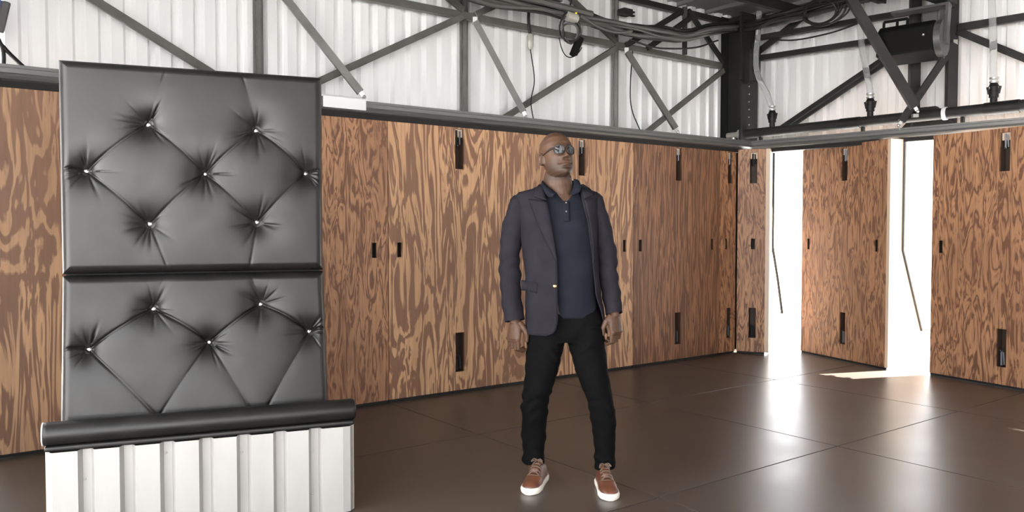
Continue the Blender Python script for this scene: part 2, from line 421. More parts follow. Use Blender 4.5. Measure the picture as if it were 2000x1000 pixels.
# ------------------------------------------------------------------ rails over the doors
PROF = [(.07, 2.205), (-.015, 2.205), (-.05, 2.215), (-.06, 2.230), (-.055, 2.245), (-.035, 2.252), (-.035, 2.280), (-.028, 2.284), (-.028, 2.302), (.07, 2.302)]
def rail(name, origin, rz, x0, x1, parts=1):
    t = struct(name, origin, rz)
    mb = MB(); mb.loft([[(x0, y, z) for y, z in PROF], [(x1, y, z) for y, z in PROF]]); obj('rail_channel', mb, M['rail'], t, smooth=35)
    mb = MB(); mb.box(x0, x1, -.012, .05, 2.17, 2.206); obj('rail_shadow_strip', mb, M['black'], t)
    return t
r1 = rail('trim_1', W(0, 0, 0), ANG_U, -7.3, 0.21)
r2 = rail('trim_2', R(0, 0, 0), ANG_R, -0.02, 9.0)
mb = MB(); mb.box(-4.78, -4.44, -.064, -.058, 2.225, 2.315); mb.box(-4.78, -4.44, -.064, .0, 2.305, 2.315); obj('rail_cover', mb, M['white'], r1)['label'] = 'short white cover strip on the dark rail'

# ------------------------------------------------------------------ plywood shutters
def cut_sheet(x0, x1, z0, z1, holes, th):
    hs = [h for h in holes if h[0] < x1 and h[1] > x0]
    xs = sorted({x0, x1, *[h[0] for h in hs], *[h[1] for h in hs]}); zs = sorted({z0, z1, *[h[2] for h in hs], *[h[3] for h in hs]})
    mb = MB()
    hole = lambda x, z: any(h[0] < x < h[1] and h[2] < z < h[3] for h in hs)
    solid = {}
    for i in range(len(xs)-1):
        for j in range(len(zs)-1): solid[i, j] = not hole((xs[i]+xs[i+1])/2, (zs[j]+zs[j+1])/2)
    for (i, j), s in solid.items():
        if not s: continue
        a, b, c, d = xs[i], xs[i+1], zs[j], zs[j+1]
        mb.add([(a,0,c),(b,0,c),(b,0,d),(a,0,d)], [(0,1,2,3)]); mb.add([(a,th,c),(b,th,c),(b,th,d),(a,th,d)], [(3,2,1,0)])
        if not solid.get((i-1, j), False): mb.add([(a,0,c),(a,0,d),(a,th,d),(a,th,c)], [(0,1,2,3)])
        if not solid.get((i+1, j), False): mb.add([(b,0,c),(b,th,c),(b,th,d),(b,0,d)], [(0,1,2,3)])
        if not solid.get((i, j-1), False): mb.add([(a,0,c),(a,th,c),(b,th,c),(b,0,c)], [(0,1,2,3)])
        if not solid.get((i, j+1), False): mb.add([(a,0,d),(b,0,d),(b,th,d),(a,th,d)], [(0,1,2,3)])
    return mb
ZB, ZT = 0.022, 2.195
def shutter(p0, p1, label, seams, slots, holes, mats, th=0.03, zt=ZT, slot_w=0.088, hole_w=0.042):
    p0, p1 = Vector(p0), Vector(p1); d = p1 - p0; L = d.length
    t = empty('plywood_shutter', p0, math.atan2(d.y, d.x)); tag(t, label, 'shutter', kind='thing')
    H = []
    for x, lo in slots:
        if lo != 'low': H.append((x-slot_w/2, x+slot_w/2, 1.832, 2.160, 'hi'))
        if lo != 'top': H.append((x-slot_w/2, x+slot_w/2, 0.172, 0.496, 'lo'))
    for x in holes: H.append((x-hole_w/2, x+hole_w/2, 1.125, 1.240, 'hand'))
    xs = [0] + seams + [L]
    for i in range(len(xs)-1):
        a, b = xs[i]+.0012, xs[i+1]-.0012
        q = cut_sheet(a, b, ZB, zt, [h[:4] for h in H], th)
        s = obj('plywood_sheet', q, mats[i % len(mats)], t, recalc=False)
    for (a, b, c, e, k) in H:
        q = MB(); D = 0.085 if k != 'hand' else 0.06
        a2, b2, c2, e2 = a+.0005, b-.0005, c+.0005, e-.0005
        q.add([(a2,th*.5,c2),(b2,th*.5,c2),(b2,th*.5,e2),(a2,th*.5,e2),(a2,D,c2),(b2,D,c2),(b2,D,e2),(a2,D,e2)],
              [(4,5,6,7),(0,1,5,4),(1,2,6,5),(2,3,7,6),(3,0,4,7)])
        pocket = obj('hand_hole' if k == 'hand' else 'latch_pocket', q, M['black'] if k == 'hand' else M['recess'], t)
        if k != 'hand':
            q = MB(); m_ = (a+b)/2
            if k == 'hi': z0, z1 = e-.135, e-.01
            else: z0, z1 = c+.01, c+.135
            q.bar((m_-.014, .03, z0), (m_-.014, .03, z1), .016, .014); q.bar((m_+.016, .022, z0+.01), (m_+.010, .018, z1-.008), .010, .010)
            q.ball((m_-.014, .018, z0 if k == 'hi' else z1), .010, 8, 6)
            obj('latch_bolt', q, M['latch'], pocket)
    for z0_, z1_ in ((ZB+.02, ZB+.10), (zt-.10, zt-.02)):
        q = MB(); q.box(0.03, L-.03, th, th+.035, z0_, z1_); obj('back_batten', q, M['ply_edge'], t)
    q = MB(); q.box(0.004, L-.004, .008, th-.004, .001, ZB+.004); obj('dark_gap_strip', q, M['black'], t)  # black strip added to stop light leaking under, reads as a dark gap
    return t, L
lw = lambda u: W(u, 0, 0)
shutter(lw(-6.89), lw(-4.228), 'wide closed plywood shutter behind the black tufted panel, at far left', [1.331], [(0.67, ''), (2.0, '')], [0.10, 2.545], [M['ply'], M['ply_tight']])
shutter(lw(-4.224), lw(-1.564), 'widest closed plywood shutter with bold grain, behind the standing man', [1.331], [(0.658, ''), (1.996, '')], [0.097, 2.545], [M['ply'], M['ply']])
shutter(lw(-1.560), lw(-0.272), 'finer grained brown plywood shutter to the right of the man, one slot column', [], [(0.642, '')], [0.095, 1.175], [M['ply_fine']])
shutter(lw(-0.268), lw(-0.004), 'narrow closed plywood shutter strip just left of the room corner', [], [(0.165, '')], [0.115], [M['ply_tight']], slot_w=.075)
# right-hand side: short corner leaf, two leaves swung open
def strip(parent, pts, label):
    q = MB(); q.tube(pts, 0.016, 6); o = obj('weather_strip', q, M['seal'], parent, smooth=True); o['label'] = label; return o
a0, a1 = W(0.012, 0.01), W(0.150, 0.27)
tA, LA = shutter(a0, a1, 'short reddish plywood shutter leaf in the corner beside the first bright gap', [], [(0.165, '')], [0.165], [M['ply_tight']], slot_w=.075)
q = MB(); q.box(LA-.002, LA+.040, -.002, .03, ZB, ZT); obj('edge_batten', q, M['ply_edge'], tA)
q = MB(); q.box(LA+.014, LA+.038, .03, .24, ZB, ZT); obj('end_board', q, M['ply_edge'], tA)
strip(tA, [(LA+.044, .235, 2.17), (LA+.044, .235, 1.6), (LA+.044, .235, 1.15), (LA+.10, .26, .78), (LA+.145, .28, .42)], 'black rubber strip peeling off the door edge')
b0, b1 = W(0.60, 0.41), W(0.262, 1.545)
tB, LB = shutter(b0, b1, 'middle plywood shutter swung open between the two bright gaps', [], [(0.615, '')], [0.10, 1.05], [M['ply_tight']])
q = MB(); q.box(LB-.002, LB+.035, -.003, .035, ZB, ZT); obj('edge_batten', q, M['ply_edge'], tB)
q = MB()                                         # end board, cut away along a slope above knee height
prof = [(.037, ZB), (.49, ZB), (.49, .37), (.42, .36), (.16, 1.13), (.16, ZT), (.037, ZT)]
q.add([(LB+.008, y, z) for y, z in prof] + [(LB+.034, y, z) for y, z in prof],
      [tuple(range(7)), tuple(range(13, 6, -1))] + [(i, (i+1) % 7, (i+1) % 7+7, i+7) for i in range(7)])
obj('end_board', q, M['ply_edge'], tB)
strip(tB, [(LB+.036, .165, 2.17), (LB+.036, .165, 1.6), (LB+.036, .165, 1.14), (LB+.036, .30, .72), (LB+.036, .415, .365), (LB+.036, .49, .375)], 'dark rubber strip along the cut edge of the end board')
c0, c1 = W(0.334, 1.93), W(0.14, 3.10)
tC, LC = shutter(c0, c1, 'rightmost plywood shutter swung inward, bold swirling grain, cut by the frame', [], [(0.66, '')], [0.088, 1.08], [M['ply_tight']])
q = MB(); q.box(LC-.002, LC+.035, -.003, .035, ZB, ZT); q.box(LC+.008, LC+.034, .037, .45, ZB, ZT); obj('end_board', q, M['ply_edge'], tC)

# ------------------------------------------------------------------ loose struts standing on the rails
def strut(a, b, wd, label, m):
    d = Vector(b) - Vector(a); t = empty('steel_strut', b); tag(t, label, 'strut', kind='thing')
    dd = d.normalized(); x = dd.cross(Z).normalized(); y = x.cross(dd); h = wd/2; ti = h*0.78
    q = MB(); A = -d
    ring = lambda c, r: [c + x*sx*r + y*sy*r for sx, sy in ((-1,-1),(1,-1),(1,1),(-1,1))]
    q.loft([ring(Vector((0,0,0)) - dd*.05, ti), ring(Vector((0,0,0)), ti), ring(Vector((0,0,0)), h), ring(A, h), ring(A, ti), ring(A+dd*.03, ti)], cap=True)
    obj('square_tube', q, m, t)
    q = MB(); q.bar(dd*-.03, dd*.035, .012, .03); q.ball(dd*.045, .016, 8, 6); q.box(-.025, .025, -.02, .02, dd.z*.05-.05, dd.z*.05-.02); obj('end_hook', q, M['galv'], t, smooth=30)
    q = MB(); q.box(-.02, .02, -.015, .015, -.03, .03); obj('top_lug', q, M['galv'], t, loc=A+dd*-.01)
strut(W(-5.03, -0.27, 3.16), W(-4.45, -0.01, 2.37), .055, 'steel strut leaning down to the rail directly above the tufted panel', M['steel'])
strut(W(-3.22, -0.27, 3.13), W(-2.90, -0.01, 2.355), .052, 'steel strut leaning to the rail left of the hanging cable coil', M['steel'])
strut(W(-1.39, -0.27, 3.11), W(-0.96, -0.01, 2.355), .052, 'steel strut leaning to the rail nearest the corner column on the left wall', M['steel'])
strut(R(1.27, -0.46, 3.56), R(1.77, -0.12, 2.47), .080, 'thick dark steel strut sloping down past the loudspeaker', M['steel_dark'])
strut(R(1.96, 0.28, 3.08), R(1.60, 0.00, 2.365), .062, 'dark steel strut crossing in front of the two columns under the loudspeaker', M['steel_dark'])

# ------------------------------------------------------------------ pipe and hoses on the right wall
PO, PZ0, PZ1 = 0.12, 2.402, 2.425
pt = lambda s, dz=0, off=0: R(s, PO+off, PZ0 + (PZ1-PZ0)*s/3 + dz)
t = empty('water_pipe', pt(0)); tag(t, 'long black pipe running along above the right-hand rail', 'pipe', kind='thing')
def rel(t, pts): return [Vector(p) - t.location for p in pts]
q = MB(); q.tube(rel(t, [pt(-.18), pt(9)]), .052, 18); obj('pipe_run', q, M['pipe'], t, smooth=True)
q = MB(); q.tube(rel(t, [pt(-.22), pt(-.17)]), .058, 16); q.tube(rel(t, [pt(-.37), pt(-.21)]), .034, 14); obj('end_fitting', q, M['fitting'], t, smooth=True)
q = MB(); q.tube(rel(t, [pt(-.29), pt(-.29, -.09)]), .025, 10); obj('pipe_foot', q, M['galv'], t, smooth=True)
q = MB(); q.tube(rel(t, [pt(1.93), pt(1.965)]), .060, 18); obj('pipe_clamp', q, M['white'], t, smooth=True)['label'] = 'white ring clamp'
q = MB(); q.tube(rel(t, [pt(2.28), pt(2.56)]), .058, 18); obj('pipe_sleeve', q, M['rubber'], t, smooth=True)
q = MB(); q.tube(rel(t, [pt(.95), pt(1.15)]), .057, 18); obj('pipe_sleeve', q, M['rubber'], t, smooth=True)
for s in (0.05, 1.18, 2.1): q = MB(); q.bar(*rel(t, [pt(s, -.04), pt(s, -.10)]), .03, .03); obj('pipe_support', q, M['steel_dark'], t)
def hose(s, top, label):
    base = pt(s, .045); t = empty('clear_hose', base); tag(t, label, 'hose', kind='thing')
    pts = cat_rom([(0, 0, .19)] + rel(t, top), 8)
    q = MB(); q.tube(pts, .030, 14); obj('hose_tube', q, M['hose'], t, smooth=True)
    q = MB(); q.tube([(0,0,0),(0,0,.05),(0,0,.052),(0,0,.10),(0,0,.102),(0,0,.15),(0,0,.152),(0,0,.18)], [.030,.030,.040,.040,.034,.034,.042,.030], 14); obj('hose_valve', q, M['rubber'], t, smooth=30)
    for sg in (-1, 1):
        q = MB(); q.bar(RV*sg*.038 + Z*.085, RV*sg*.052 + Z*.15, .012, .02); obj('valve_lever', q, M['rubber'], t)
    for z_ in (.18, .215):
        q = MB(); q.tube([(0,0,z_),(0,0,z_+.015)], .038, 14); obj('hose_clip', q, M['galv'], t, smooth=30)
hose(0.185, [R(.12, .12, 2.82), R(.04, .10, 2.98), R(.01, .08, 3.12), R(.02, .06, 3.28), R(.04, .06, 3.45), R(.05, .06, 3.72)], 'clear hose curving up beside the corner column')
hose(1.25, [R(1.245, .12, 2.72), R(1.20, .11, 2.96), R(1.155, .10, 3.26), R(1.15, .10, 3.72)], 'clear hose rising between corner column and loudspeaker')
hose(2.352, [R(2.345, .12, 2.75), R(2.338, .12, 3.05), R(2.325, .11, 3.38), R(2.32, .11, 3.72)], 'thick clear hose rising from the pipe at far right')

# ------------------------------------------------------------------ loudspeaker
sp_c = R(1.725, -0.10, 3.075)
t = empty('loudspeaker', sp_c, ANG_R + math.radians(12)); t.rotation_euler = (math.radians(-10), 0, ANG_R + math.radians(4)); tag(t, 'black loudspeaker hung from the right-hand steel frame under the roof', 'loudspeaker', kind='thing')
q = MB(); X0, X1 = -.27, .22
sec = [(-.14, -.15), (-.14, .09), (-.09, .15), (.16, .15), (.16, -.15)]
q.add([(X0, y, z) for y, z in sec] + [(X1, y, z) for y, z in sec], [(0,1,2,3,4), (9,8,7,6,5)] + [(i, (i+1) % 5, (i+1) % 5+5, i+5) for i in range(5)])
bevel(obj('cabinet', q, M['speaker'], t), .012, 2)
q = MB(); ring = lambda x: [(x, .16*math.cos(a)+.0, .165*math.sin(a)) for a in np.linspace(0, 2*math.pi, 24, endpoint=False)]
q.loft([ring(X1+.004), ring(X1+.06)]); obj('bracket_disc', q, M['speaker_side'], t, smooth=35)
q = MB(); q.box(X1+.06, X1+.085, -.045, .045, -.05, .32); q.box(-.2, X1+.085, -.03, .06, .30, .325); obj('yoke', q, M['speaker_side'], t)
q = MB(); q.ball((.14, -.145, .0), .012, 8, 6); obj('badge_screw', q, M['galv'], t)
q = MB(); q.box(-.22, -.06, -.08, -.06, .15, .20); q.box(-.05, .0, -.08, -.06, .15, .19); q2 = MB()
q2.bar((-.24, -.07, .15), (-.24, -.07, .21), .02, .02); q2.bar((-.24, -.07, .21), (-.03, -.07, .21), .02, .02); q2.bar((-.03, -.07, .21), (-.03, -.07, .15), .02, .02); q2.bar((-.12, -.07, .15), (-.12, -.07, .21), .02, .02)
obj('carry_handle', q2, M['speaker'], t)
# junction boxes and clamps crowded round the column behind the loudspeaker
def box_thing(name, c, sx, sy, sz, m, label, catg, rz=0.0, lid=None):
    t = empty(name, c, rz); tag(t, label, catg, kind='thing')
    q = MB(); q.box(-sx/2, sx/2, -sy/2, sy/2, -sz/2, sz/2); bevel(obj('housing', q, m, t), .008, 2)
    q = MB(); q.box(-sx*.42, sx*.42, -sy/2-.012, -sy/2, -sz*.42, sz*.42); bevel(obj('cover', q, lid or m, t), .004, 1)
    return t
box_thing('junction_box', R(1.80, .20, 3.28), .16, .14, .30, M['speaker_side'], 'dark junction box on the column right of the loudspeaker', 'box', ANG_R)
box_thing('junction_box', R(1.86, .22, 3.02), .10, .10, .16, M['speaker_side'], 'small dark box on the column below the junction box', 'box', ANG_R)
box_thing('ceiling_lamp', W(-2.60, 0.02, 3.385), .15, .12, .09, M['speaker_side'], 'dark boxed lamp with white face at the top edge above the cable coil', 'lamp', ANG_U, M['white'])

# ------------------------------------------------------------------ cables
def cable(name, pts, r, m, label, catg='cable', group=None, n=7):
    pts = cat_rom(pts, 6); t = pts[0]
    q = MB(); q.tube([p - t for p in pts], r, n); o = obj(name, q, m, None, smooth=True, loc=t)
    return tag(o, label, catg, group, 'thing')
rnd = random.Random(3)
for i in range(13):
    j = lambda s=.022: rnd.uniform(-s, s)
    zo = .045*math.sin(i*2.4); vo = .04*math.cos(i*2.4)
    pts = [W(-3.75+j(), vo+j(), 3.31+zo+j()), W(-3.25, vo+j(), 3.265+zo+j()), W(-2.70, vo+j(), 3.275+zo+j()), W(-2.28, vo+j(), 3.265+zo+j()), W(-1.96, vo+j(), 3.25+zo+j()), W(-1.56, vo+j(), 3.255+zo+j()),
           W(-1.20, vo+j(), 3.27+zo+j()), W(-.86, vo+j(), 3.295+zo+j()), W(-.47, vo+j(), 3.41+zo+j()), R(-.21, .05+vo+j(), 3.60+zo*.8+j()), R(.04, .05+vo+j(), 3.575+zo*.8+j()), R(.28, .05+vo+j(), 3.58+zo*.8+j()), R(.6, .05+vo+j(), 3.60+zo*.7+j()), R(1.06, .05+vo+j(), 3.62+zo*.7+j()), R(1.5, .08+vo+j(), 3.66+zo*.6+j())]
    cable('cable', pts, rnd.choice([.012, .014, .017, .022]), M['rubber'] if i % 5 else M['cable_grey'], 'cable in the dark bundle slung along both walls under the roof', 'cable', 'cables bundled under the roof')
cable('cable', [W(-1.56, -.06, 3.17), W(-1.3, -.06, 3.14), W(-1.04, -.06, 3.15), W(-.6, -.06, 3.22), W(-.25, -.06, 3.34)], .009, M['rubber'], 'thin black cable sagging below the bundle left of the corner column')
cable('cable', [R(.10, .2, 3.42), R(.4, .22, 3.37), R(.8, .22, 3.38), R(1.1, .22, 3.43)], .009, M['rubber'], 'thin black cable sagging under the girt on the right wall')
cable('cable', [W(-3.30, .09, 3.30), W(-2.9, .09, 3.30), W(-2.5, .09, 3.29), W(-2.2, .09, 3.28)], .03, M['cable_grey'], 'thick grey hose in the bundle above the man')
cable('cable', [W(-2.35, .10, 3.24), W(-2.1, .10, 3.17), W(-1.9, .10, 3.16), W(-1.7, .10, 3.2)], .014, M['cable_grey'], 'pale grey cable loop right of the cable coil')
cable('hanging_cord', [W(-1.30, -.28, 3.13), W(-1.33, -.28, 2.8), W(-1.31, -.28, 2.55), W(-1.25, -.2, 2.3)], .006, M['rubber'], 'thin cord hanging beside the steel column right of the man', 'cord')
t = empty('drop_cable', W(-2.62, -.27, 3.44)); tag(t, 'black drop cable with grey plug hanging on the white wall above the man', 'cable', kind='thing')
q = MB(); q.tube([p - t.location for p in cat_rom([W(-2.62, -.27, 3.44), W(-2.64, -.27, 3.25), W(-2.62, -.27, 3.1)], 5)], .014, 8); obj('thick_lead', q, M['rubber'], t, smooth=True)
q = MB(); q.tube([(0, 0, -.33), (0, 0, -.35), (0, 0, -.44), (0, 0, -.47)], [.02, .032, .032, .016], 10); obj('plug', q, M['fitting'], t, smooth=30)
q = MB(); q.tube([p - t.location for p in cat_rom([W(-2.62, -.27, 2.98), W(-2.58, -.26, 2.7), W(-2.62, -.26, 2.5), W(-2.60, -.24, 2.31)], 5)], .0055, 6); obj('thin_lead', q, M['rubber'], t, smooth=True)
t = empty('cable_coil', W(-2.43, .06, 3.10)); tag(t, 'hanging coil of cable with clips below the roof bundle', 'cable coil', kind='thing')
ringp = lambda r, c, tilt, a0=0, a1=2*math.pi, n=26: [Vector(c) + U*math.cos(a)*r + Vector((0, 0, 1))*math.sin(a)*r*1.05 + N*math.sin(a*2+tilt)*.02 for a in np.linspace(a0, a1, n)]
for i in range(4):
    q = MB(); q.tube(ringp(.085+.012*i, (0, 0, .02*i-.02), i), .009, 6); obj('cable_loop', q, M['rubber'] if i % 2 else M['cable_grey'], t, smooth=True)
q = MB(); q.tube([U*-.05+Z*.13, U*.07+Z*.12], .045, 12); obj('spool', q, M['fitting'], t, smooth=30)
q = MB(); q.tube([Z*.12, Z*.22, U*.03+Z*.34], .010, 6); obj('hook', q, M['rubber'], t, smooth=True)
q = MB(); q.tube(ringp(.14, U*.0+Z*-.08, 1, math.pi, 2*math.pi*.95, 16), .005, 6); obj('loose_loop', q, M['rubber'], t, smooth=True)
q = MB(); q.bar(U*.10+Z*-.05, U*.02+Z*-.21, .03, .04); q.bar(U*.14+Z*-.04, U*.06+Z*-.2, .025, .035); obj('clip', q, M['speaker'], t)
q = MB(); q.ball(U*.04+Z*.17+N*.03, (.016, .016, .022), 10, 8); obj('tape', q, M['yellow'], t, smooth=True)
# coil on the right tray
t = empty('cable_coil', R(.76, .02, 3.555)); tag(t, 'black cable coil hanging on the right wall near the roof edge', 'cable coil', kind='thing')
rp = lambda r, c, k: [Vector(c) + RV*math.cos(a)*r*1.25 + Z*math.sin(a)*r*.8 + RV.cross(Z)*math.sin(a*2+k)*.02 for a in np.linspace(0, 2*math.pi, 28)]
for i in range(5):
    q = MB(); q.tube(rp(.14+.012*i, RV*(.02*i) + Z*(.01*(i % 3)), i), .010, 6); obj('cable_loop', q, M['rubber'], t, smooth=True)
q = MB(); q.tube(cat_rom([RV*.1+Z*.1, RV*.16+Z*.2, RV*.14+Z*.34], 5), .014, 6); q.tube(cat_rom([RV*.0+Z*.1, RV*.05+Z*.2, RV*.10+Z*.34], 5), .012, 6); obj('cable_tail', q, M['rubber'], t, smooth=True)
# blue connector at far left
t = empty('power_connector', W(-6.785, -.10, 2.60)); tag(t, 'blue and grey power connector hanging at the far left edge above the rail', 'connector', kind='thing')
q = MB(); q.box(-.03, .045, -.03, .03, -.10, .10); o = bevel(obj('connector_body', q, M['blue'], t), .012, 2); o.rotation_euler = (0, math.radians(12), ANG_U)
q = MB(); q.box(.035, .085, -.032, .032, -.09, .10); o = bevel(obj('connector_cap', q, M['cable_grey'], t), .01, 2); o.rotation_euler = (0, math.radians(12), ANG_U)
q = MB(); q.tube(cat_rom([U*.03+Z*.09, U*-.02+Z*.25, U*-.10+Z*.45], 5), .02, 8); q.tube(cat_rom([U*.02+Z*-.09, U*.06+Z*-.2, U*.06+Z*-.32], 5), .012, 8); q.tube(cat_rom([U*0+Z*-.09, U*.08+Z*-.2, U*.20+Z*-.32], 5), .012, 8); obj('lead', q, M['rubber'], t, smooth=True)

# ------------------------------------------------------------------ tufted banquette (local x right, y away from camera side)
BX = Vector((0.9265, 0.376, 0)).normalized(); BO = Vector((-.77, 3.908, 0)) - BX*1.278
bq = empty('banquette', BO, math.atan2(BX.y, BX.x)); tag(bq, 'tall black leather tufted panel seat with corrugated metal base, at left', 'banquette', kind='thing')
nz = np.random.default_rng(5)
def cushion(P00, P10, P11, P01, buttons, lines, thick, label, seed):
    """P00 bottom left, P10 bottom right, P11 top right, P01 top left of the back plane; buttons in fractions (s, t)."""
    P00, P10, P11, P01 = [np.array(p, float) for p in (P00, P10, P11, P01)]
    Wd, Ht = np.linalg.norm(P10-P00), np.linalg.norm(P01-P00); nx, ny = 420, 350
    rng = np.random.default_rng(seed)
    warp = lambda k: (1 - np.cos(np.pi*np.linspace(0, 1, k)))/2*0.45 + np.linspace(0, 1, k)*0.55
    S, T = np.meshgrid(warp(nx), warp(ny)); X, Y = S*Wd, T*Ht
    d = np.minimum(np.minimum(X, Wd-X), np.minimum(Y, Ht-Y)); Rr = 0.042
    e = np.clip(d/Rr, 0, 1); hgt = thick*np.sqrt(np.clip(1-(1-e)**2, 0, 1))
    hgt += 0.020*(np.clip(np.sin(np.pi*S), 0, 1)*np.clip(np.sin(np.pi*T), 0, 1))**0.5
    bt = [(s*Wd, t*Ht) for s, t in buttons]
    for (ax, ay), (bx, by), dep in [(((a[0])*Wd, a[1]*Ht), (b[0]*Wd, b[1]*Ht), dp) for a, b, dp in lines]:
        vx, vy = bx-ax, by-ay; L2 = vx*vx+vy*vy
        tt = np.clip(((X-ax)*vx + (Y-ay)*vy)/L2, 0, 1)
        bow = 0.012*np.sin(np.pi*tt)*(1 if dep > .5 else 0.6)
        dist = np.hypot(X-(ax+vx*tt), Y-(ay+vy*tt) + bow*(-1))
        fold = (0.0150*np.exp(-(dist/0.0058)**2) + 0.007*np.exp(-dist/0.028))*dep*(0.45+0.55*np.sin(np.pi*np.clip(tt*.9+.05,0,1)))
        hgt -= fold*np.clip(d/0.05, 0, 1)
    for (bx, by) in bt:
        r = np.hypot(X-bx, Y-by); th = np.arctan2(Y-by, X-bx)
        re = np.maximum(r-.020, 0); hgt -= 0.032*np.exp(-(re/0.032)**1.05) + 0.010*np.exp(-(r/0.12)**2)
        wr_ = np.zeros_like(r)
        for k in range(11):
            a = rng.uniform(-math.pi, math.pi); wid = rng.uniform(.05, .11); ln = rng.uniform(.045, .105)
            if abs(math.sin(a)) < .2: ln *= 1.2
            da = np.angle(np.exp(1j*(th-a)))
            wr_ += rng.uniform(.6, 1.3)*np.exp(-(da/wid)**2)*np.exp(-((r-.03)/ln)**2)*np.clip((r-.024)/.014, 0, 1)
        hgt -= 0.0068*wr_*np.clip(1-r/.19, 0, 1)*np.clip(d/0.03, 0, 1)
    base = (P00[None, None]*(1-S)[..., None]*(1-T)[..., None] + P10[None, None]*S[..., None]*(1-T)[..., None]
            + P11[None, None]*(S*T)[..., None] + P01[None, None]*((1-S)*T)[..., None])
    nrm = np.cross(P10-P00, P01-P00); nrm /= np.linalg.norm(nrm)      # points to the viewer's side (-y)
    pts = base + nrm*hgt[..., None]
    v = pts.reshape(-1, 3); ii = np.arange(ny*nx).reshape(ny, nx)
    f = np.stack([ii[:-1, :-1], ii[:-1, 1:], ii[1:, 1:], ii[1:, :-1]], -1).reshape(-1, 4)
    nb = len(v); back = np.array([P00, P10, P11, P01]) - nrm*0.02
    me = bpy.data.meshes.new('cushion')
    rim = list(ii[0, :]) + list(ii[1:, -1]) + list(ii[-1, -2::-1]) + list(ii[-2:0:-1, 0])
    rv = v[rim] - nrm*0.02
    allv = np.vstack([v, rv]); k = len(rim)
    fs = f.tolist() + [(int(rim[(i+1) % k]), int(rim[i]), nb+i, nb+(i+1) % k) for i in range(k)] + [tuple(nb+i for i in range(k))]
    me.from_pydata(allv.tolist(), [], fs); me.update()
    c = obj('cushion', me, M['leather'], bq, smooth=60); c['label'] = label
    for (bx, by) in bt:
        j = int(np.argmin((X-bx)**2 + (Y-by)**2)); p = Vector(pts.reshape(-1, 3)[j]) + Vector(nrm)*0.005
        qz = Vector(nrm).to_track_quat('Z', 'Y').to_matrix()
        q = MB(); q.ball((0, 0, 0), (.0165, .0165, .012), 16, 10, qz); o = obj('button', q, M['chrome'], c, smooth=True); o.location = p
        q = MB(); rr = [qz @ Vector((.0235*math.cos(a), .0235*math.sin(a), -.001)) for a in np.linspace(0, 2*math.pi, 20)]; q.tube(rr, .0062, 8); o2 = obj('button_rim', q, M['leather'], c, smooth=True); o2.location = p
    return c
TK = 0.075
# fractions from the photo
ub = [(.315, .715), (.727, .71), (.092, .485), (.525, .485), (.930, .50), (.315, .235), (.727, .245)]
ul = [((.092, .485), (.315, .715), 1), ((.315, .715), (.525, .485), 1), ((.525, .485), (.727, .71), 1), ((.727, .71), (.930, .50), 1),
      ((.092, .485), (.315, .235), 1), ((.315, .235), (.525, .485), 1), ((.525, .485), (.727, .245), 1), ((.727, .245), (.930, .50), 1),
      ((.315, .715), (.39, 1), .6), ((.727, .71), (.665, 1), .6), ((.315, .235), (.385, 0), .45), ((.727, .245), (.69, 0), .45), ((.092, .485), (0, .487), 1), ((.930, .50), (1, .505), 1)]
yb = 0.13 + TK
cushion((.040, yb, 1.146), (1.177, yb, 1.146), (1.177, yb, 2.088), (.040, yb, 2.088), ub, ul, TK, 'upper tufted cushion with seven buttons', 11)
lb = [(.325, .830), (.735, .835), (.095, .648), (.530, .655), (.930, .685)]
ll = [((.095, .648), (.325, .830), 1), ((.325, .830), (.530, .655), 1), ((.530, .655), (.735, .835), 1), ((.735, .835), (.930, .685), 1),
      ((.325, .830), (.37, 1), .7), ((.735, .835), (.69, 1), .7), ((.095, .648), (0, .648), 1), ((.930, .685), (1, .69), 1),
      ((.095, .648), (.37, .26), 1), ((.530, .655), (.31, .25), 1), ((.530, .655), (.705, .25), 1), ((.930, .685), (.72, .26), 1)]
cushion((.028, 0.035+TK, .205), (1.192, 0.035+TK, .205), (1.179, yb, 1.139), (.040, yb, 1.139), lb, ll, TK, 'lower tufted cushion with five visible buttons', 12)
q = MB(); q.box(.05, 1.17, yb+.022, yb+.05, .05, 2.07); obj('back_panel', q, M['steel_dark'], bq)
q = MB(); q.box(.07, .12, yb+.05, yb+.45, 0, .05); q.box(1.10, 1.15, yb+.05, yb+.45, 0, .05); q.bar((.095, yb+.06, 1.2), (.095, yb+.42, .05), .05, .05); q.bar((1.125, yb+.06, 1.2), (1.125, yb+.42, .05), .05, .05); obj('back_stay', q, M['steel_dark'], bq)
# bolster
q = MB(); n = 28; rings = []
for x, rr in ((-.020, .030), (-.019, .044), (-.012, .0485), (0, .0495), (.63, .0495), (1.27, .0495), (1.281, .0485), (1.288, .043), (1.289, .030)):
    rings.append([(x, -.012 + rr*1.05*math.cos(a), .486 + rr*math.sin(a)) for a in np.linspace(0, 2*math.pi, n, endpoint=False)])
q.loft(rings); bo = obj('bolster', q, M['leather'], bq, smooth=50)
q = MB(); q.tube([(-.0185, -.012+.0465*1.05*math.cos(a), .486+.0465*math.sin(a)) for a in np.linspace(0, 2*math.pi, 30)], .003, 6); obj('piping', q, M['piping'], bo, smooth=True)
q = MB(); q.box(-.013, 1.283, -.045, .03, .415, .438); bevel(obj('ledge_lip', q, M['leather'], bq, ), .009, 3)
q = MB(); q.box(.0, 1.27, -.006, .03, .03, .4145); obj('base_backing', q, M['black'], bq)
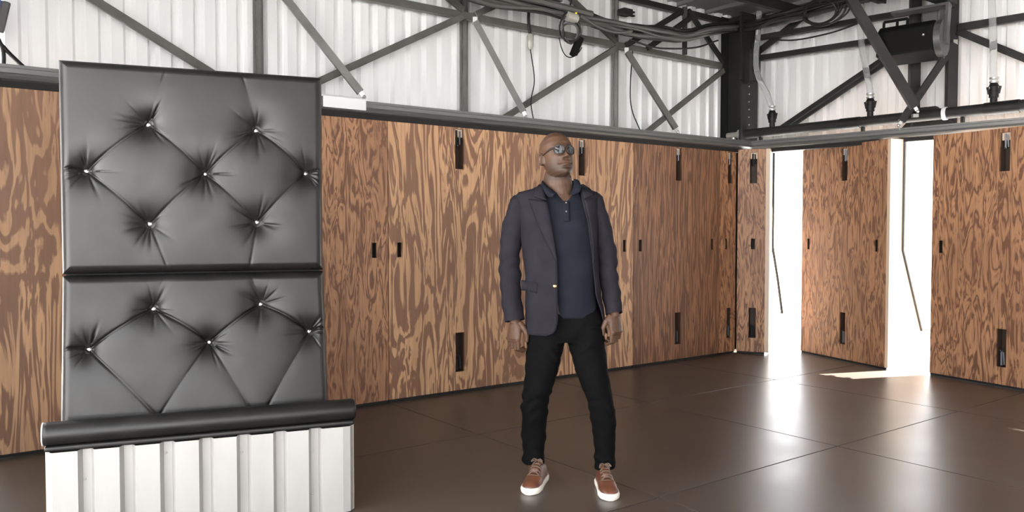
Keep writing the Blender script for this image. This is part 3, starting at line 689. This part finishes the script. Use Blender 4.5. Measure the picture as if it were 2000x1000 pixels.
# corrugated front: crests proud, narrow recessed bands
q = MB(); pr = []; x = .016
pr.append((-.008, -.018)); pr.append((.000, -.020)); pr.append((.010, -.044))
for i in range(8):
    pr += [(x, -.050), (x+.096, -.050)]
    if i < 7: pr += [(x+.112, -.012), (x+.146, -.012)]
    x += .1592
pr += [(1.262, -.044), (1.276, -.022), (1.282, -.016)]
pr = [(min(a, 1.282), b) for a, b in pr if not (a > 1.262 and b == -.050)]
q.loft([[(a, b, .004) for a, b in pr] + [(a, b+.003, .004) for a, b in reversed(pr)], [(a, b, .412) for a, b in pr] + [(a, b+.003, .412) for a, b in reversed(pr)]])
fs = obj('corrugated_front', q, M['basemetal'], bq)
q = MB()
for x_, z_ in ((.135, .28), (.135, .1), (.455, .36), (.773, .33), (1.09, .30), (1.09, .1)): q = MB(); q.ball((x_, -.013, z_), (.006, .003, .006), 8, 5); obj('rivet', q, M['basemetal'], fs)
for xa in (-.012, 1.272): q = MB(); q.box(xa, xa+.012, -.014, .105, .004, .412); obj('side_board', q, M['ply_edge'], bq)

# ------------------------------------------------------------------ the man
K = 0.002688
fx = lambda px: (px-1095)*K
fz = lambda py: 1.35 - (py-446)*K
man = empty('person', (0.255, 4.30, 0)); tag(man, 'standing man in dark blazer, navy polo shirt and mirrored sunglasses', 'person', kind='thing')
def ell(cx, cy, z, a, b, n=40, ex=2.0):
    r = []
    for k in range(n):
        t = 2*math.pi*k/n; c, s = math.cos(t), math.sin(t)
        r.append(Vector((cx + a*math.copysign(abs(c)**(2/ex), c), cy + b*math.copysign(abs(s)**(2/ex), s), z)))
    return r
def lerp_rows(rows, z):
    rows = sorted(rows)
    if z <= rows[0][0]: return rows[0][1:]
    for a, b in zip(rows, rows[1:]):
        if z <= b[0]:
            t = (z-a[0])/(b[0]-a[0]); t = t*t*(3-2*t)*.5 + t*.5
            return tuple(p+(q_-p)*t for p, q_ in zip(a[1:], b[1:]))
    return rows[-1][1:]
def remesh(mb, vox, smooth_n=4, fac=0.5):
    me = mb.mesh('tmp'); bm = bmesh.new(); bm.from_mesh(me); bmesh.ops.recalc_face_normals(bm, faces=bm.faces); bm.to_mesh(me); bm.free()
    o = bpy.data.objects.new('tmp', me); C.objects.link(o)
    r = o.modifiers.new('r', 'REMESH'); r.mode = 'VOXEL'; r.voxel_size = vox; r.use_smooth_shade = True
    if smooth_n: s = o.modifiers.new('s', 'SMOOTH'); s.iterations = smooth_n; s.factor = fac
    dg = bpy.context.evaluated_depsgraph_get(); out = bpy.data.meshes.new_from_object(o.evaluated_get(dg))
    bpy.data.objects.remove(o); bpy.data.meshes.remove(me)
    for p in out.polygons: p.use_smooth = True
    return out

# --- body: head, neck, torso core, arms with hands, legs, grown into one skin
body = MB()
HCEN = Vector((fx(1087.0), -0.015, 1.724))
hrot = Matrix.Rotation(math.radians(24), 3, 'Z') @ Matrix.Rotation(math.radians(-17), 3, 'X') @ Matrix.Rotation(math.radians(-2), 3, 'Y')
def g2(x, z, x0, z0, sx, sz): return math.exp(-((x-x0)/sx)**2 - ((z-z0)/sz)**2)
def head_pt(z, a):
    # half width, front depth, back depth at height z (eye line z = 0)
    wd, fd, bd = lerp_rows([(-.122, .018, .070, .0), (-.116, .039, .080, .010), (-.100, .055, .086, .03), (-.08, .065, .088, .05), (-.05, .072, .087, .072), (-.02, .0755, .088, .088),
                            (.02, .079, .092, .098), (.05, .079, .091, .102), (.08, .072, .080, .095), (.105, .054, .058, .076), (.120, .031, .034, .05), (.1275, .006, .008, .015)], z)
    c, s = math.cos(a), math.sin(a)
    ex = 2.2
    x = wd*math.copysign(abs(c)**(2/ex), c); y = (fd if s < 0 else bd)*math.copysign(abs(s)**(2/ex), s)
    if s < 0:
        f = -s; d = 0
        d += .028*math.exp(-(x/.0125)**2)*max(0, min(1, (.020-z)/.050))*(1 if z > -.036 else math.exp(-((z+.036)/.0080)**2))
        d += .014*(g2(x, z, .0175, -.037, .0085, .009) + g2(x, z, -.0175, -.037, .0085, .009))
        d -= .006*(g2(x, z, .009, -.0455, .0045, .003) + g2(x, z, -.009, -.0455, .0045, .003))
        d -= .010*(g2(x, z, .032, .002, .017, .012) + g2(x, z, -.032, .002, .017, .012))
        d += .005*(g2(x, z, .028, .026, .025, .009) + g2(x, z, -.028, .026, .025, .009))
        d += .008*g2(x, z, 0, -.0590, .028, .0055) + .010*g2(x, z, 0, -.0745, .026, .0070) - .012*g2(x, z - 2.2*x*x, 0, -.0665, .034, .0030) - .005*(g2(x, z, .034, -.064, .006, .006) + g2(x, z, -.034, -.064, .006, .006))
        d -= .005*g2(x, z, 0, -.0885, .024, .006)
        d += .006*g2(x, z, 0, -.108, .022, .011)
        d += .004*(g2(x, z, .042, -.028, .02, .018) + g2(x, z, -.042, -.028, .02, .018))
        d -= .002*(g2(x, z, .03, -.06, .006, .02) + g2(x, z, -.03, -.06, .006, .02))
        y -= d*min(1, f*2.2)
    return Vector((x, y, z))
zs = np.concatenate([np.linspace(-.122, .10, 112), np.linspace(.104, .1275, 12)])
body.loft([[HCEN + hrot @ head_pt(z, 2*math.pi*k/120) for k in range(120)] for z in zs])
for sg in (-1, 1):
    er = hrot @ Matrix.Rotation(math.radians(-10*sg), 3, 'Z') @ Matrix.Rotation(math.radians(12), 3, 'X')
    e0 = Vector((sg*.0775, .014, -.016))
    body.ball(HCEN + hrot @ e0, (.009, .020, .030), 14, 10, er)
    rim = [HCEN + hrot @ (e0 + Matrix.Rotation(math.radians(12), 3, 'X') @ Vector((sg*.010, .019*math.cos(a), .004+.029*math.sin(a)))) for a in np.linspace(-2.2, 2.6, 16)]
    body.tube(rim, .0045, 8)
nk0, nk1 = Vector((fx(1093), .02, 1.50)), HCEN + hrot @ Vector((0, .028, -.06))
body.tube([nk0, nk0.lerp(nk1, .35), nk0.lerp(nk1, .7), nk1], [.084, .077, .0750, .058], 28)
body.ball(nk0.lerp(nk1, .5) + Vector((.004, -.052, 0)), (.010, .010, .016), 10, 8)
TORSO = [(.78, fx(1106), .0, .150, .095), (.95, fx(1103), .0, .165, .105), (1.10, fx(1101), .0, .160, .10), (1.30, fx(1097), .0, .180, .112), (1.42, fx(1093), .005, .175, .105), (1.50, fx(1092), .01, .130, .085), (1.56, fx(1092), .015, .07, .066)]
body.loft([ell(*(lambda r: (r[0], r[1], z, r[2], r[3]))(lerp_rows(TORSO, z)), 32) for z in np.linspace(.78, 1.56, 24)])
LEGL = [(fx(1063), .005, fz(660), .085), (fx(1059), 0, fz(720), .078), (fx(1046), -.015, fz(787), .062), (fx(1043), .02, fz(850), .052), (fx(1044), .045, fz(915), .042), (fx(1043), .045, .03, .036)]
LEGR = [(fx(1150), .0, fz(660), .085), (fx(1156), -.02, fz(720), .078), (fx(1172), -.06, fz(787), .062), (fx(1180), -.04, fz(850), .052), (fx(1182), -.03, fz(915), .042), (fx(1182), -.03, .03, .036)]
for L_ in (LEGL, LEGR): body.tube(cat_rom([p[:3] for p in L_], 3), [max(.03, np.interp(i/3, range(6), [p[3] for p in L_])*.8) for i in range(16)], 16)
SLL = [(fx(1013), .015, fz(410), .062), (fx(1002), .02, fz(445), .058), (fx(997), .03, fz(490), .055), (fx(996), .03, fz(530), .054), (fx(999), .005, fz(580), .0545), (fx(1005.5), -.02, fz(626), .0535)]
SLR = [(fx(1160), .015, fz(407), .062), (fx(1174), .015, fz(442), .056), (fx(1185), .02, fz(490), .0515), (fx(1189), .02, fz(530), .051), (fx(1194), .0, fz(575), .0485), (fx(1199.5), -.03, fz(612), .0445)]
def hand(side, wrist):
    # side = -1: hand on the viewer's left; palm faces the thigh, fingers curl inwards and back
    sx = -side                                    # +1: inwards is +x
    cf, sf, HS = math.cos(math.radians(38)), math.sin(math.radians(38)), 1.14
    rt = lambda x, y, z: Vector((sx*(x*cf - y*sf), x*sf + y*cf, z))*HS
    P = lambda x, y, z: wrist + rt(x, y, z)
    body.tube([P(-.001, .004, .035), P(0, .002, .015), P(.000, 0, 0), P(-.001, -.002, -.02)], [.027, .026, .026, .030], 16)
    # palm: flattened loft, thick in x ~ .03, wide in y ~ .085
    rings = []
    for z, cx_, cy_, a, b in ((-.008, .0, .0, .019, .026), (-.03, -.003, -.003, .021, .038), (-.06, -.007, -.004, .022, .045), (-.088, -.010, -.002, .021, .046), (-.104, -.009, .0, .016, .042)):
        c = P(cx_, cy_, z); rings.append([c + rt(a*math.cos(t)*.95, b*math.sin(t), 0) for t in np.linspace(0, 2*math.pi, 22, endpoint=False)])
    body.loft(rings)
    # fingers: index nearest the viewer
    for i, (yy, ln, rr, curl) in enumerate(((-.036, 1.0, .0098, .95), (-.012, 1.08, .0102, 1.05), (.012, 1.0, .0097, 1.15), (.034, .8, .0085, 1.25))):
        rr *= HS; a0 = .12 + .05*i; p = P(-.010, yy, -.092); pts = [p + Vector((0, 0, .022)), p]; ang = a0
        for seg, add in ((.043, 0.0), (.027, 1.0*curl), (.021, .75*curl)):
            ang += add; p = p + rt(math.sin(ang)*seg*ln, .08*seg, -math.cos(ang)*seg*ln); pts.append(p)
        body.tube(pts, [rr*1.05, rr*1.1, rr, rr*.92, rr*.78], 10); body.ball(pts[-1], rr*.80, 10, 8)
        body.ball(pts[1] + rt(-.005, 0, 0), rr*1.08, 10, 8)
    th = [P(.006, -.022, -.018), P(.018, -.042, -.042), P(.027, -.052, -.072), P(.028, -.050, -.098)]
    body.tube(th, [.018, .0165, .0130, .0110], 12); body.ball(th[-1], .0112, 10, 8)
    body.ball(P(.008, -.022, -.04), (.017, .02, .03), 12, 8)
wl_ = Vector((fx(1006), -.022, fz(622))); wr_h = Vector((fx(1199), -.03, fz(608)))
for sl, hd, sg in ((SLL, wl_, -1), (SLR, wr_h, 1)):
    pts = [Vector(p[:3]) for p in sl[:-1]] + [hd + Vector((0, .012, .07)), hd]
    body.tube(pts, [.05, .045, .042, .040, .034, .029, .026], 16)
    hand(sg, hd)
bmsh = remesh(body, .0027, 2, .4)
bmsh.materials.clear()
at = bmsh.attributes.new('stubble_jaw_shade', 'FLOAT', 'POINT'); vals = np.zeros(len(bmsh.vertices)); hi = hrot.inverted()  # positive: stubble plus shade painted under the jaw, negative: lip tint
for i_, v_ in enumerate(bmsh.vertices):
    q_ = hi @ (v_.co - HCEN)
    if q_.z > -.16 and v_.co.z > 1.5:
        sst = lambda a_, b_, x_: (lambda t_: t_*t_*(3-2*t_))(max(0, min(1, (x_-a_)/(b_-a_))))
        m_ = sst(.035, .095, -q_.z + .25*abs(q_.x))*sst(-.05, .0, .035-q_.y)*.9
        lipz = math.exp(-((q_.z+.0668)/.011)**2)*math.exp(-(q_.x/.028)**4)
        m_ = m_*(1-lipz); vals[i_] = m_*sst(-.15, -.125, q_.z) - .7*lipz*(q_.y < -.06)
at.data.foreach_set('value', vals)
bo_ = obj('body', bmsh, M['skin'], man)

# --- sunglasses
sg_ = empty('sunglasses', HCEN); sg_.parent = man; sg_.rotation_euler = hrot.to_euler(); sg_['label'] = 'mirrored sunglasses in tortoise frame'
def lens_outline(cx, r=1.0, n=28):
    out = []
    for t in np.linspace(0, 2*math.pi, n, endpoint=False):
        c, s = math.cos(t), math.sin(t); e = 2.7
        x = .0262*r*math.copysign(abs(c)**(2/e), c); z = .0240*r*math.copysign(abs(s)**(2/e), s)
        if z < 0: x *= 1 + .16*z/.024*.7
        yv = -.104 + 9.0*(cx+x)**2*.75
        out.append(Vector((cx+x, yv, .000+z)))
    return out
for sgn in (-1, 1):
    o1 = lens_outline(sgn*.032)
    q = MB(); q.tube(o1 + [o1[0], o1[1]], .0036, 8, cap=False); obj('rim', q, M['frame'], sg_, smooth=True)
    q = MB(); cen = sum(o1, Vector())/len(o1) + Vector((0, -.003, 0)); q.v = [tuple(cen)] + [tuple(v) for v in o1]; q.f = [(0, 1+i, 1+(i+1) % len(o1)) for i in range(len(o1))]
    obj('lens', q, M['lens'], sg_, smooth=True)
    q = MB(); q.tube([(sgn*.058, -.084, .014), (sgn*.070, -.070, .013), (sgn*.079, -.02, .007), (sgn*.080, .015, .004)], [.0042, .0042, .0036, .003], 8); obj('temple', q, M['frame'], sg_, smooth=True)
q = MB(); q.tube([(-.009, -.1035, .012), (0, -.108, .014), (.009, -.1035, .012)], .0042, 8); obj('bridge', q, M['frame'], sg_, smooth=True)

# --- cloth surfaces
def wob(p, amp, fz_=(9, 9, 5), seed=0.0): return amp*noise.noise(Vector((p[0]*fz_[0]+seed, p[1]*fz_[1], p[2]*fz_[2]+seed*2)))
JACK = [(.800, fx(1106), .0, .214, .130), (.90, fx(1104), .0, .205, .132), (1.00, fx(1101), .0, .196, .130), (1.10, fx(1098), .0, .190, .130), (1.22, fx(1095), .0, .198, .137), (1.34, fx(1092), .0, .205, .140), (1.42, fx(1090), .0, .206, .134),
        (1.47, fx(1089), .005, .212, .124), (1.50, fx(1089), .008, .214, .112), (1.520, fx(1089), .012, .221, .100), (1.537, fx(1090), .014, .206, .090), (1.553, fx(1092), .018, .145, .082), (1.580, fx(1093), .024, .086, .074)]
def jr(z): return lerp_rows(JACK, z)
def front_y(x, z, off=0.0):
    cx, cy, a, b = jr(z); u_ = max(-.985, min(.985, (x-cx)/a)); ex = 2.35
    return cy - (b+off)*(1-abs(u_)**ex)**(1/ex)
EDGE_L = [(.800, fx(1066)), (.812, fx(1078)), (.835, fx(1084)), (.88, fx(1087)), (1.06, fx(1087)), (1.19, fx(1086)), (1.34, fx(1074)), (1.50, fx(1061)), (1.578, fx(1058))]
EDGE_R = [(.800, fx(1187)), (.82, fx(1184)), (.90, fx(1174)), (1.02, fx(1161)), (1.19, fx(1155)), (1.34, fx(1147)), (1.50, fx(1134)), (1.578, fx(1131))]
edge = lambda tab, z: lerp_rows(tab, z)[0]
def blazer_shell():
    q = MB(); rings = []; n = 84; ex = 2.35
    for z in np.concatenate([np.linspace(.80, 1.44, 46), np.linspace(1.455, 1.578, 16)]):
        cx, cy, a, b = jr(z)
        def ang(x):
            u_ = max(-.99, min(.99, (x-cx)/a)); c = math.copysign(abs(u_)**(ex/2), u_)
            return math.acos(max(-1, min(1, c)))          # 0..pi, front is negative y
        aL, aR = ang(edge(EDGE_L, z)), ang(edge(EDGE_R, z))
        row = []
        for k in range(n):
            t = -aL + (-(2*math.pi - aL - (2*math.pi - (2*math.pi - aR)) ) )*0 if False else None
            a0 = -aL; a1 = -2*math.pi - aR + 0.0
            t = a0 + (a1 + 0 - a0)*k/(n-1) if False else a0 - (2*math.pi - (aL - aR))*k/(n-1)
            c, s = math.cos(t), math.sin(t)
            p = Vector((cx + a*math.copysign(abs(c)**(2/ex), c), cy + b*math.copysign(abs(s)**(2/ex), s), z))
            w_ = wob(p, .007, (8, 8, 5), 3.1); dr = Vector((p.x-cx, p.y-cy, 0)).normalized(); p += dr*w_
            if p.y < cy and z < 1.19: p.y -= .010*min(1, (1.19-z)/.15)
            row.append(p)
        rings.append(row)
    q.loft(rings, cap=False, closed=False); return q
q = blazer_shell()
bl = obj('blazer', q, M['blazer'], man, smooth=70); bl['label'] = 'dark navy charcoal blazer worn open'
s = bl.modifiers.new('solid', 'SOLIDIFY'); s.thickness = .006; s.offset = 0
def sleeve(rows, seed, name='sleeve'):
    q = MB(); pts = cat_rom([p[:3] for p in rows], 9); n = len(pts); rs = [float(np.interp(i/9, range(len(rows)), [p[3] for p in rows])) for i in range(n)]
    # rounded shoulder head
    rings = []; m = 30
    for i, p in enumerate(pts):
        d = (pts[min(i+1, n-1)] - pts[max(i-1, 0)]).normalized(); x = Vector((1, 0, 0)) - d*d.x; x.normalize(); y = d.cross(x)
        ring = []
        for k in range(m):
            a = 2*math.pi*k/m; dirv = x*math.cos(a) + y*math.sin(a)*1.14
            pp = p + dirv*rs[i]
            fold = .0035*math.sin(24*i/n*2 + 2.2*math.sin(a+seed)+seed) * (0.4 + .8*math.exp(-((i/n-.6)/.2)**2))
            ring.append(pp + dirv.normalized()*(fold + wob(pp, .007, (12, 12, 9), seed)))
        rings.append(ring)
    top = pts[0]; cap_ = []
    for j, (f_, dz) in enumerate(((.25, .074), (.60, .066), (.86, .042))):
        cap_.append([top + (v - rings[0][k].lerp(rings[0][k], 0) if False else (rings[0][k] - top)*f_) + Vector((-math.copysign(.020*(1-f_), top.x), 0, dz)) for k, v in enumerate(rings[0])])
    inner = []
    last = rings[-1]; c = pts[-1]
    inner = [[c + (v-c)*.9 + Vector((0, 0, 0)) for v in last], [c + (v-c)*.86 + Vector((0, 0, .05)) for v in last]]
    q.loft(cap_ + rings + inner, cap=True); o = obj(name, q, M['blazer'], bl, smooth=60); return o
for rows, sd_, xb in ((SLL, 1.3, -1), (SLR, 4.2, 1)):
    slv = sleeve(rows, sd_)
    for k in range(3):
        p = Vector(rows[-1][:3]); q = MB(); q.ball(p + Vector((xb*.040, .045 - 0*k, .022+.016*k)), .0055, 8, 6)
        obj('cuff_button', q, M['dkbutton'], slv, smooth=True)
def lapel(inner, outer, off, nrow=24, ncol=7, name='lapel'):
    q = MB(); g_ = []
    for i in range(nrow):
        t = i/(nrow-1); zi = inner(t); zo = outer(t); row = []
        for j in range(ncol):
            s_ = j/(ncol-1); x = zi[0]*(1-s_)+zo[0]*s_; z = zi[1]*(1-s_)+zo[1]*s_
            y = front_y(x, z, off + .007*math.sin(math.pi*s_) ) - .004
            row.append((x, y, z))
        g_.append(row)
    q.loft(g_, cap=False, closed=False); o = obj(name, q, M['blazer'], bl, smooth=60)
    m_ = o.modifiers.new('solid', 'SOLIDIFY'); m_.thickness = .005; m_.offset = 0; return o
def poly(pts):
    ts = np.linspace(0, 1, len(pts)); return lambda t: (float(np.interp(t, ts, [fx(p[0]) for p in pts])), float(np.interp(t, ts, [fz(p[1]) for p in pts])))
lapel(poly([(1085, 505), (1079, 465), (1072, 425), (1066, 395)]), poly([(1083, 506), (1062, 468), (1045, 428), (1031, 390)]), .010)
lapel(poly([(1066, 394), (1061, 375), (1060, 362)]), poly([(1040, 384), (1044, 371), (1054, 360)]), .012, 10, 5, 'jacket_collar')
lapel(poly([(1155, 512), (1152, 470), (1146, 430), (1137, 392)]), poly([(1156, 512), (1163, 470), (1168, 430), (1168, 386)]), .010)
lapel(poly([(1137, 391), (1133, 375), (1130, 362)]), poly([(1160, 380), (1152, 369), (1139, 360)]), .012, 10, 5, 'jacket_collar')
def patch(x0, x1, z0, z1, off, th, name, m, parent):
    q = MB(); g_ = []
    for z in np.linspace(fz(z1), fz(z0), 4): g_.append([(x, front_y(x, z, off)-.007, z + (fx(x0)-x)*.12) for x in np.linspace(fx(x0), fx(x1), 8)])
    q.loft(g_, cap=False, closed=False); o = obj(name, q, m, parent, smooth=60); s_ = o.modifiers.new('solid', 'SOLIDIFY'); s_.thickness = th; s_.offset = 0; return o
patch(1018, 1049, 546, 566, .006, .006, 'pocket_flap', M['blazer'], bl)
patch(1154, 1177, 417, 424, .005, .005, 'breast_pocket', M['blazer'], bl)
q = MB(); q.ball((fx(1081), front_y(fx(1081), fz(555), .012)-.018, fz(555)), (.011, .006, .011), 14, 8); obj('blazer_button', q, M['gold'], bl, smooth=True)['label'] = 'brass button'

# polo shirt
PO_ = [(.885, fx(1118), -.008, .135, .098), (.93, fx(1116), -.008, .135, .103), (1.05, fx(1112), -.006, .140, .110), (1.20, fx(1108), -.004, .155, .117), (1.34, fx(1102), -.002, .170, .124), (1.43, fx(1096), .002, .170, .116),
       (1.49, fx(1094), .006, .150, .098), (1.53, fx(1093), .010, .115, .082), (1.565, fx(1093), .014, .082, .073)]
def vneck(p):
    if p.y < -.02: p.z = min(p.z, fz(399) + abs(p.x-fx(1102))/.058*(fz(372)-fz(399)))
    return p
q = MB(); q.loft([[vneck(p + Vector((p.x-lerp_rows(PO_, z)[0], p.y, 0)).normalized()*(wob(p, .008, (9, 9, 6), 8.))) for p in ell(lerp_rows(PO_, z)[0], lerp_rows(PO_, z)[1], z, lerp_rows(PO_, z)[2], lerp_rows(PO_, z)[3], 56, 2.3)] for z in np.linspace(.885, 1.545, 44)], cap=False)
pl_ = obj('polo_shirt', q, M['polo'], man, smooth=70); pl_['label'] = 'navy knit polo shirt'
sm_ = pl_.modifiers.new('solid', 'SOLIDIFY'); sm_.thickness = .004; sm_.offset = -1
def polo_y(x, z, off=0.):
    cx, cy, a, b = lerp_rows(PO_, z); u_ = max(-.98, min(.98, (x-cx)/a)); return cy - (b+off)*(1-abs(u_)**2.3)**(1/2.3)
q = MB(); g_ = []
for z in np.linspace(fz(394), fz(433), 8): g_.append([(fx(1103.5)+dx, polo_y(fx(1103.5)+dx, z, .006)-.002, z) for dx in np.linspace(-.015, .015, 5)])
q.loft(g_, cap=False, closed=False); o = obj('placket', q, M['polo'], pl_, smooth=True); s_ = o.modifiers.new('solid', 'SOLIDIFY'); s_.thickness = .005
for py in (397, 414): q = MB(); q.ball((fx(1103), polo_y(fx(1103), fz(py), .01)-.004, fz(py)), (.005, .003, .005), 8, 6); obj('shirt_button', q, M['dkbutton'], pl_, smooth=True)
# collar: band round the neck and two points
def collar(sgn):
    q = MB(); g_ = []
    top = [(1060, 353), (1064, 361), (1073, 369), (1087, 379)] if sgn < 0 else [(1119, 350), (1119, 359), (1116, 369), (1108, 381)]
    bot = [(1058, 366), (1061, 376), (1068, 386), (1078, 388)] if sgn < 0 else [(1132, 358), (1133, 368), (1128, 378), (1115, 384)]
    yt = [-.02, -.055, -.078, -.092]; yo = [-.03, -.080, -.104, -.112]
    for i in range(4):
        a_ = Vector((fx(top[i][0]), yt[i], fz(top[i][1]))); b_ = Vector((fx(bot[i][0]), yo[i], fz(bot[i][1])))
        g_.append([a_.lerp(b_, t) + Vector((sgn*.006*math.sin(math.pi*t), -.012*math.sin(math.pi*t), .004*math.sin(math.pi*t))) for t in np.linspace(0, 1, 6)])
    G = [cat_rom([g_[i][j] for i in range(4)], 5) for j in range(6)]
    q.loft(G, cap=False, closed=False); o = obj('shirt_collar', q, M['polo'], pl_, smooth=60); s_ = o.modifiers.new('solid', 'SOLIDIFY'); s_.thickness = .004
collar(-1); collar(1)
q = MB(); band = []
for z, f_ in ((1.545, 1.0), (1.575, .97), (1.60, .93)):
    band.append([(fx(1092)+.084*f_*math.cos(a), .022+.082*f_*math.sin(a), z + .01*math.sin(a)) for a in np.linspace(-.35, math.pi+.35, 30)])
q.loft(band, cap=False, closed=False); o = obj('shirt_collar', q, M['polo'], pl_, smooth=60); s_ = o.modifiers.new('solid', 'SOLIDIFY'); s_.thickness = .005

# trousers
tr = MB()
tr.loft([ell(lerp_rows(T_, z)[0], lerp_rows(T_, z)[1], z, lerp_rows(T_, z)[2], lerp_rows(T_, z)[3], 36, 2.4) for T_ in ([(.755, fx(1107), .0, .155, .100), (.80, fx(1107), .0, .205*.98, .112), (.86, fx(1108), .0, .185, .110), (.95, fx(1110), .0, .150, .102)],) for z in np.linspace(.755, .95, 12)])
TL = [(fx(1066), .0, fz(640), .095), (fx(1067), .0, fz(672), .100), (fx(1061), 0, fz(705), .092), (fx(1055), -.005, fz(742), .079), (fx(1046.5), -.012, fz(783), .0715), (fx(1043.5), .012, fz(835), .066), (fx(1043.5), .035, fz(880), .061), (fx(1044.5), .038, fz(912), .0600)]
TR = [(fx(1146), .0, fz(640), .095), (fx(1146), -.005, fz(672), .100), (fx(1153), -.015, fz(705), .093), (fx(1160), -.035, fz(742), .081), (fx(1172), -.058, fz(783), .071), (fx(1179.5), -.045, fz(835), .0615), (fx(1181.5), -.035, fz(880), .0565), (fx(1182), -.032, fz(914), .0570)]
for rows in (TL, TR):
    pts = cat_rom([p[:3] for p in rows], 6); rs = [float(np.interp(i/6, range(8), [p[3] for p in rows])) for i in range(len(pts))]
    tr.loft([ell(p.x, p.y, p.z, r_, r_*1.08, 30) for p, r_ in zip(pts, rs)])
tm = remesh(tr, .006, 5, .5)
nv = len(tm.vertices); co = np.empty(nv*3); tm.vertices.foreach_get('co', co); co = co.reshape(-1, 3); no = np.empty(nv*3); tm.vertices.foreach_get('normal', no); no = no.reshape(-1, 3)
zc = co[:, 2]
kn = np.exp(-((zc-.44)/.05)**2) + .9*np.exp(-((zc-.16)/.05)**2) + .5*np.exp(-((zc-.72)/.05)**2) + .25
ph = zc*95 + 5*np.sin(co[:, 0]*22+1) + 3*np.sin(co[:, 1]*18)
nzv = np.array([noise.noise(Vector((c[0]*14, c[1]*14, c[2]*10))) for c in co])
co += no*((.0060*np.sin(ph)*kn)*(0.55+nzv) + .008*nzv)[:, None]
tm.vertices.foreach_set('co', co.ravel()); tm.update()
trs = obj('trousers', tm, M['trouser'], man); trs['label'] = 'slim black trousers'

# shoes
def shoe(toe, heel, side):
    toe, heel = Vector(toe), Vector(heel); d = (toe-heel); L = d.length; rz = math.atan2(d.y, d.x)
    t = empty('shoe', heel, rz); t.parent = man; t['label'] = 'tan brown leather sneaker with cream sole'
    def halfw(x):
        s_ = x/L; return float(np.interp(s_, [0, .03, .12, .3, .5, .72, .88, .96, 1.0], [.010, .026, .036, .037, .041, .050, .044, .028, .008]))
    xs = [L*v for v in (0, .012, .03, .07, .12, .2, .3, .4, .5, .6, .7, .8, .88, .93, .965, .985, 1.0)]
    q = MB(); n = 14
    def out(z, g_): return [(x + (g_ if x > L*.5 else -g_)*.5, halfw(x)+g_, z) for x in xs] + [(x + (g_ if x > L*.5 else -g_)*.5, -halfw(x)-g_, z) for x in reversed(xs)]
    q.loft([out(.001, .000), out(.006, .004), out(.026, .006), out(.034, .003)]); obj('sole', q, M['sole'], t, smooth=50)
    # upper
    rings = []
    for x in xs[1:-1]:
        s_ = x/L; hw = halfw(x)*.98
        h = float(np.interp(s_, [0, .03, .10, .22, .35, .50, .62, .75, .87, .95, 1.0], [.070, .085, .098, .098, .108, .098, .082, .065, .058, .048, .032]))
        ring = []
        for k in range(18):
            a = math.pi*k/17; yv = hw*math.copysign(abs(math.cos(a))**.7, math.cos(a)); zv = .028 + (h-.028)*math.sin(a)**.75
            if .05 < s_ < .42: yv *= 1 - .28*(math.sin(a))*0.6
            ring.append((x, yv, zv))
        rings.append(ring)
    q = MB(); q.loft(rings, cap=True, closed=True); obj('shoe_upper', q, M['shoe'], t, smooth=70)
    q = MB(); g_ = []
    for s_, z, hw in ((.30, .128, .024), (.38, .119, .024), (.50, .103, .022), (.62, .086, .018)): g_.append([(L*s_, y_, z + .006*(1-(y_/hw)**2)) for y_ in np.linspace(-hw, hw, 6)])
    q.loft(g_, cap=False, closed=False); o = obj('tongue', q, M['shoe'], t, smooth=True); s2 = o.modifiers.new('solid', 'SOLIDIFY'); s2.thickness = .007
    q = MB()
    for s_, z in ((.36, .125), (.43, .116), (.50, .108), (.57, .098), (.63, .089)):
        q.tube([(L*s_, -.027, z-.014), (L*(s_+.01), -.012, z+.001), (L*(s_+.015), .012, z+.001), (L*s_, .027, z-.014)], .0038, 6)
    for sg in (-1, 1):
        q.tube(cat_rom([(L*.37, 0, .130), (L*.40, sg*.018, .138), (L*.44, sg*.030, .126), (L*.40, sg*.014, .130), (L*.37, 0, .131)], 4), .003, 6)
        q.tube(cat_rom([(L*.37, 0, .130), (L*.45, sg*.012, .124), (L*.50, sg*.020, .112)], 4), .0028, 6)
    obj('lace', q, M['lace'], t, smooth=True)
    q = MB(); q.tube([(L*.60, .040, .064), (L*.68, .030, .076), (L*.72, 0, .081), (L*.68, -.030, .076), (L*.60, -.040, .064)], .0022, 6); obj('toe_seam', q, M['lace'], t, smooth=True)
shoe((0.082-.255, 4.10-4.30, 0), (0.168-.255, 4.385-4.30, 0), -1)
shoe((0.490-.255, 4.010-4.30, 0), (0.472-.255, 4.305-4.30, 0), 1)
